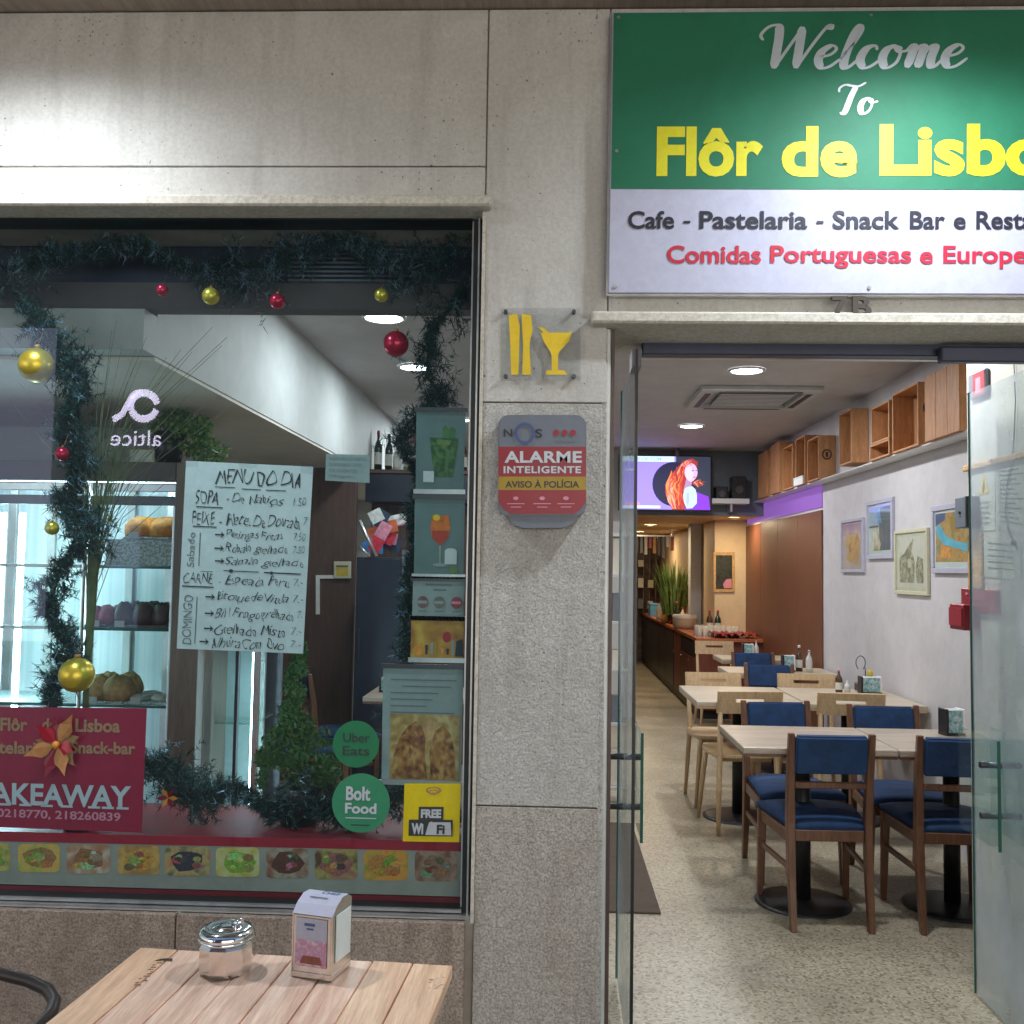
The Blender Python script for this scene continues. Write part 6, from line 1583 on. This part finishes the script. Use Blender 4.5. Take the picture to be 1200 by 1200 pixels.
# metal napkin dispenser
a0, a1, a2 = PZ(341, 1144, zt), PZ(388, 1151, zt), PZ(415, 1134, zt)
fx = (a1 - a0); wf = fx.length; fx.normalize(); fy = Vector((-fx.y, fx.x, 0)); df = .078
cc = a0 + fx * wf / 2 + fy * df / 2
nd = thing('napkin_holder', 'metal napkin dispenser with curved pale top on the plank table', 'dispenser', cc)
Mx = Matrix(((fx.x, fy.x, 0, a0.x), (fx.y, fy.y, 0, a0.y), (0, 0, 1, zt), (0, 0, 0, 1)))
H = .120
M['disp_metal'] = pm('brushed_dispenser_metal', (.66, .60, .54), .25, .9, var=.15, vs=8)
prof = [(0, .001), (df, .001), (df, H + .008), (df * .8, H + .017), (df * .5, H + .018), (df * .2, H + .008), (0, H - .006)]
for s0, s1 in ((0, .0025), (wf - .0025, wf)):
    MB().prism([Mx @ Vector((s0, y, z)) for y, z in prof], (Mx.to_3x3() @ Vector((s1 - s0, 0, 0)))).build('side_plate', M['disp_metal'], nd)
# curved top sheet and its printed card
mb = MB(); tp = [(df, H + .008), (df * .8, H + .0175), (df * .5, H + .0185), (df * .2, H + .0085), (-.001, H - .006)]
for (y0, z0), (y1, z1) in zip(tp, tp[1:]):
    mb.poly([Mx @ Vector((0, y0, z0)), Mx @ Vector((wf, y0, z0)), Mx @ Vector((wf, y1, z1)), Mx @ Vector((0, y1, z1))])
mb.build('top_sheet', M['sign_white'], nd)
f = lambda nm, x0, x1, y0, y1, z0, z1, m, bv=.0012: MB().box(x0, x1, y0, y1, z0, z1, mat=Mx).build(nm, m, nd, bv)
f('front_plate', .0026, wf - .0026, .000, .002, .001, H - .007, M['disp_metal']); f('back_plate', .0026, wf - .0026, df - .002, df, .001, H + .007, M['disp_metal'])
f('napkins', .006, wf - .006, .006, df - .006, .004, H - .012, M['paper'])
f('side_napkins', wf + .0002, wf + .0025, .012, df - .006, .028, H - .006, M['paper'])
f('base_rim', -.001, wf + .001, -.001, df + .001, .0005, .012, M['disp_metal'])
q = [Mx @ Vector((x, -.0008, z)) for x, z in ((.008, H - .012), (wf - .010, H - .012), (wf - .010, .022), (.008, .022))]
a = Art(q, .0004); a.rect(0, 0, 1, 1, pm('card_lilac', (.34, .36, .46), .4, var=.1, vs=20)); a.rect(.0, .45, 1, 1, photo('card_print', ((.35, .30, .40), (.38, .16, .26), (.45, .40, .45)), 3, 60))
a.rect(.28, .10, .62, .16, M['ink_blue']); a.rect(.35, .20, .58, .24, M['ink_blue'], False); a.poly([(.15, .94), (.25, .78), (.8, .78), (.88, .94)], M['counter_red']); a.build('card', nd)
q = [Mx @ Vector(v) for v in ((.004, df * .72, H + .0192), (wf - .004, df * .72, H + .0192), (wf - .004, df * .3, H + .0135), (.004, df * .3, H + .0135))]
letters('lettering', 'CHEF', (q[0], q[1], q[2], q[3]), (.42, .05, .92, .40), M['ink_blue'], nd, .03, lift=.0012)
a = Art(q, .0008); a.rect(.15, .50, .62, .60, M['alarm_grey']); a.rect(.20, .72, .70, .82, M['alarm_grey'], False); a.build('print', nd)

# metal tube chair beside the table
tc_ = thing('tube_chair', 'dark metal tube chair beside the outdoor table', 'chair', (-1.15, 1.62, 0))
M['bronze'] = pm('bronze_tube', (.07, .05, .045), .32, .6)
zc_ = .70
def arm(pts, r): return MB().tube(pts, r, 12)
pa_ = [PZ(-140, 1118, zc_), PZ(-60, 1128, zc_), PZ(0, 1141, zc_), PZ(35, 1150, zc_), PZ(56, 1160, zc_), PZ(64, 1173, zc_), PZ(60, 1188, zc_), PZ(45, 1204, zc_), PZ(-10, 1255, zc_), PZ(-60, 1300, zc_)]
MB().tube(cr3(pa_) if 'cr3' in globals() else pa_, .0115, 12).build('arm_rail', M['bronze'], tc_)
e0, e1 = pa_[0], pa_[-1]
for p in (pa_[1], e1, Vector((e0.x, e0.y - .35, zc_))):
    MB().tube([Vector((p.x, p.y, zc_ - .012)), Vector((p.x - .01, p.y, .4)), Vector((p.x, p.y, 0))], .010, 10).build('leg', M['bronze'], tc_)
xs_ = [p.x for p in pa_]; ys_ = [p.y for p in pa_]
bx('seat', min(xs_) + .04, max(xs_) - .03, min(ys_) + .04, max(ys_) - .04, .43, .45, M['bronze'], tc_, .006)

# ------------------------------------------------------------------ the other side of the street (sign mirrored in the window; fill panels added)
oc = thing('shop_across_street', 'dim building with a lit sign across the street, mirrored in the shop window', 'building', (-3, -5.2, 0))
M['across_wall'] = pm('across_wall', (.16, .15, .20), .8, vs=3)
M['added_fill'] = emit('added_fill_glow', (1.0, .94, .86), 2.8)
M['across_blue'] = emit('across_window_blue', (.62, .66, 1.0), 1.6)
M['across_sign'] = emit('across_sign', (.80, .74, 1.0), 15.0)
bx('wall', -13, 9, -5.6, -5.1, 0, 8.5, M['across_wall'], oc)
for x0, x1, z0, z1 in ((-11.5, -6.6, .4, 3.4), (-.35, 2.4, .3, 3.3), (2.6, 6.5, .3, 3.3)): bx('lit_panel', x0, x1, -5.1, -5.06, z0, z1, M['added_fill'], oc)  # warm panels added as soft frontal fill, outside the mirrored view
bx('lit_panel', -6.4, -5.75, -5.1, -5.06, .6, 4.2, M['across_blue'], oc)
for x0 in (-8.9, 1.3, 4.5): bx('panel_bar', x0, x0 + .06, -5.058, -5.02, .3, 3.4, M['black_metal'], oc)  # bars over the added fill panels
cs = P(160, 495, 10.95); cs = Vector((cs.x, 2 * YG - 10.95, cs.z))      # mirrored place of the sign
k = 10.95 / F
def sq(px0, py0, px1, py1):      # mirrored picture rectangle -> quad facing the shop, read from the shop
    z1, z0 = P(160, py0, 10.95).z, P(160, py1, 10.95).z; xa_, xb_ = P(px0, 490, 10.95).x, P(px1, 490, 10.95).x; y = cs.y
    return (Vector((xb_, y, z1)), Vector((xa_, y, z1)), Vector((xa_, y, z0)), Vector((xb_, y, z0)))
Q = sq(131, 453, 190, 524)
bx('sign_board', Q[1].x - .1, Q[0].x + .1, cs.y - .06, cs.y - .004, Q[2].z - .1, Q[0].z + .1, M['across_wall'], oc)
bx('sign_bracket', Q[1].x + .2, Q[1].x + .3, -5.10, cs.y - .061, Q[2].z, Q[0].z, M['across_wall'], oc)
letters('lettering', 'altice', Q, (.0, .72, 1.0, .98), M['across_sign'], oc, .0, lift=.002)
mb = MB(); 
def band_pts(pts, w_):
    for i in range(len(pts) - 1):
        (a_, b_), (c_, d_) = pts[i], pts[i + 1]; dx, dy = c_ - a_, d_ - b_; l = math.hypot(dx, dy) or 1; nx, ny = -dy / l * w_, dx / l * w_
        mb.poly([uvp(Q, a_ + nx, b_ + ny, .003), uvp(Q, c_ + nx, d_ + ny, .003), uvp(Q, c_ - nx, d_ - ny, .003), uvp(Q, a_ - nx, b_ - ny, .003)])
band_pts([(.37 + .26 * math.cos(R(a_)), .32 + .215 * math.sin(R(a_))) for a_ in range(-172, 176, 12)], .062)
band_pts(cr([(.40, .10), (.58, .13), (.70, .30), (.80, .46), (.98, .55)], 6), .055)
mb.build('emblem', M['across_sign'], oc, fix=False)
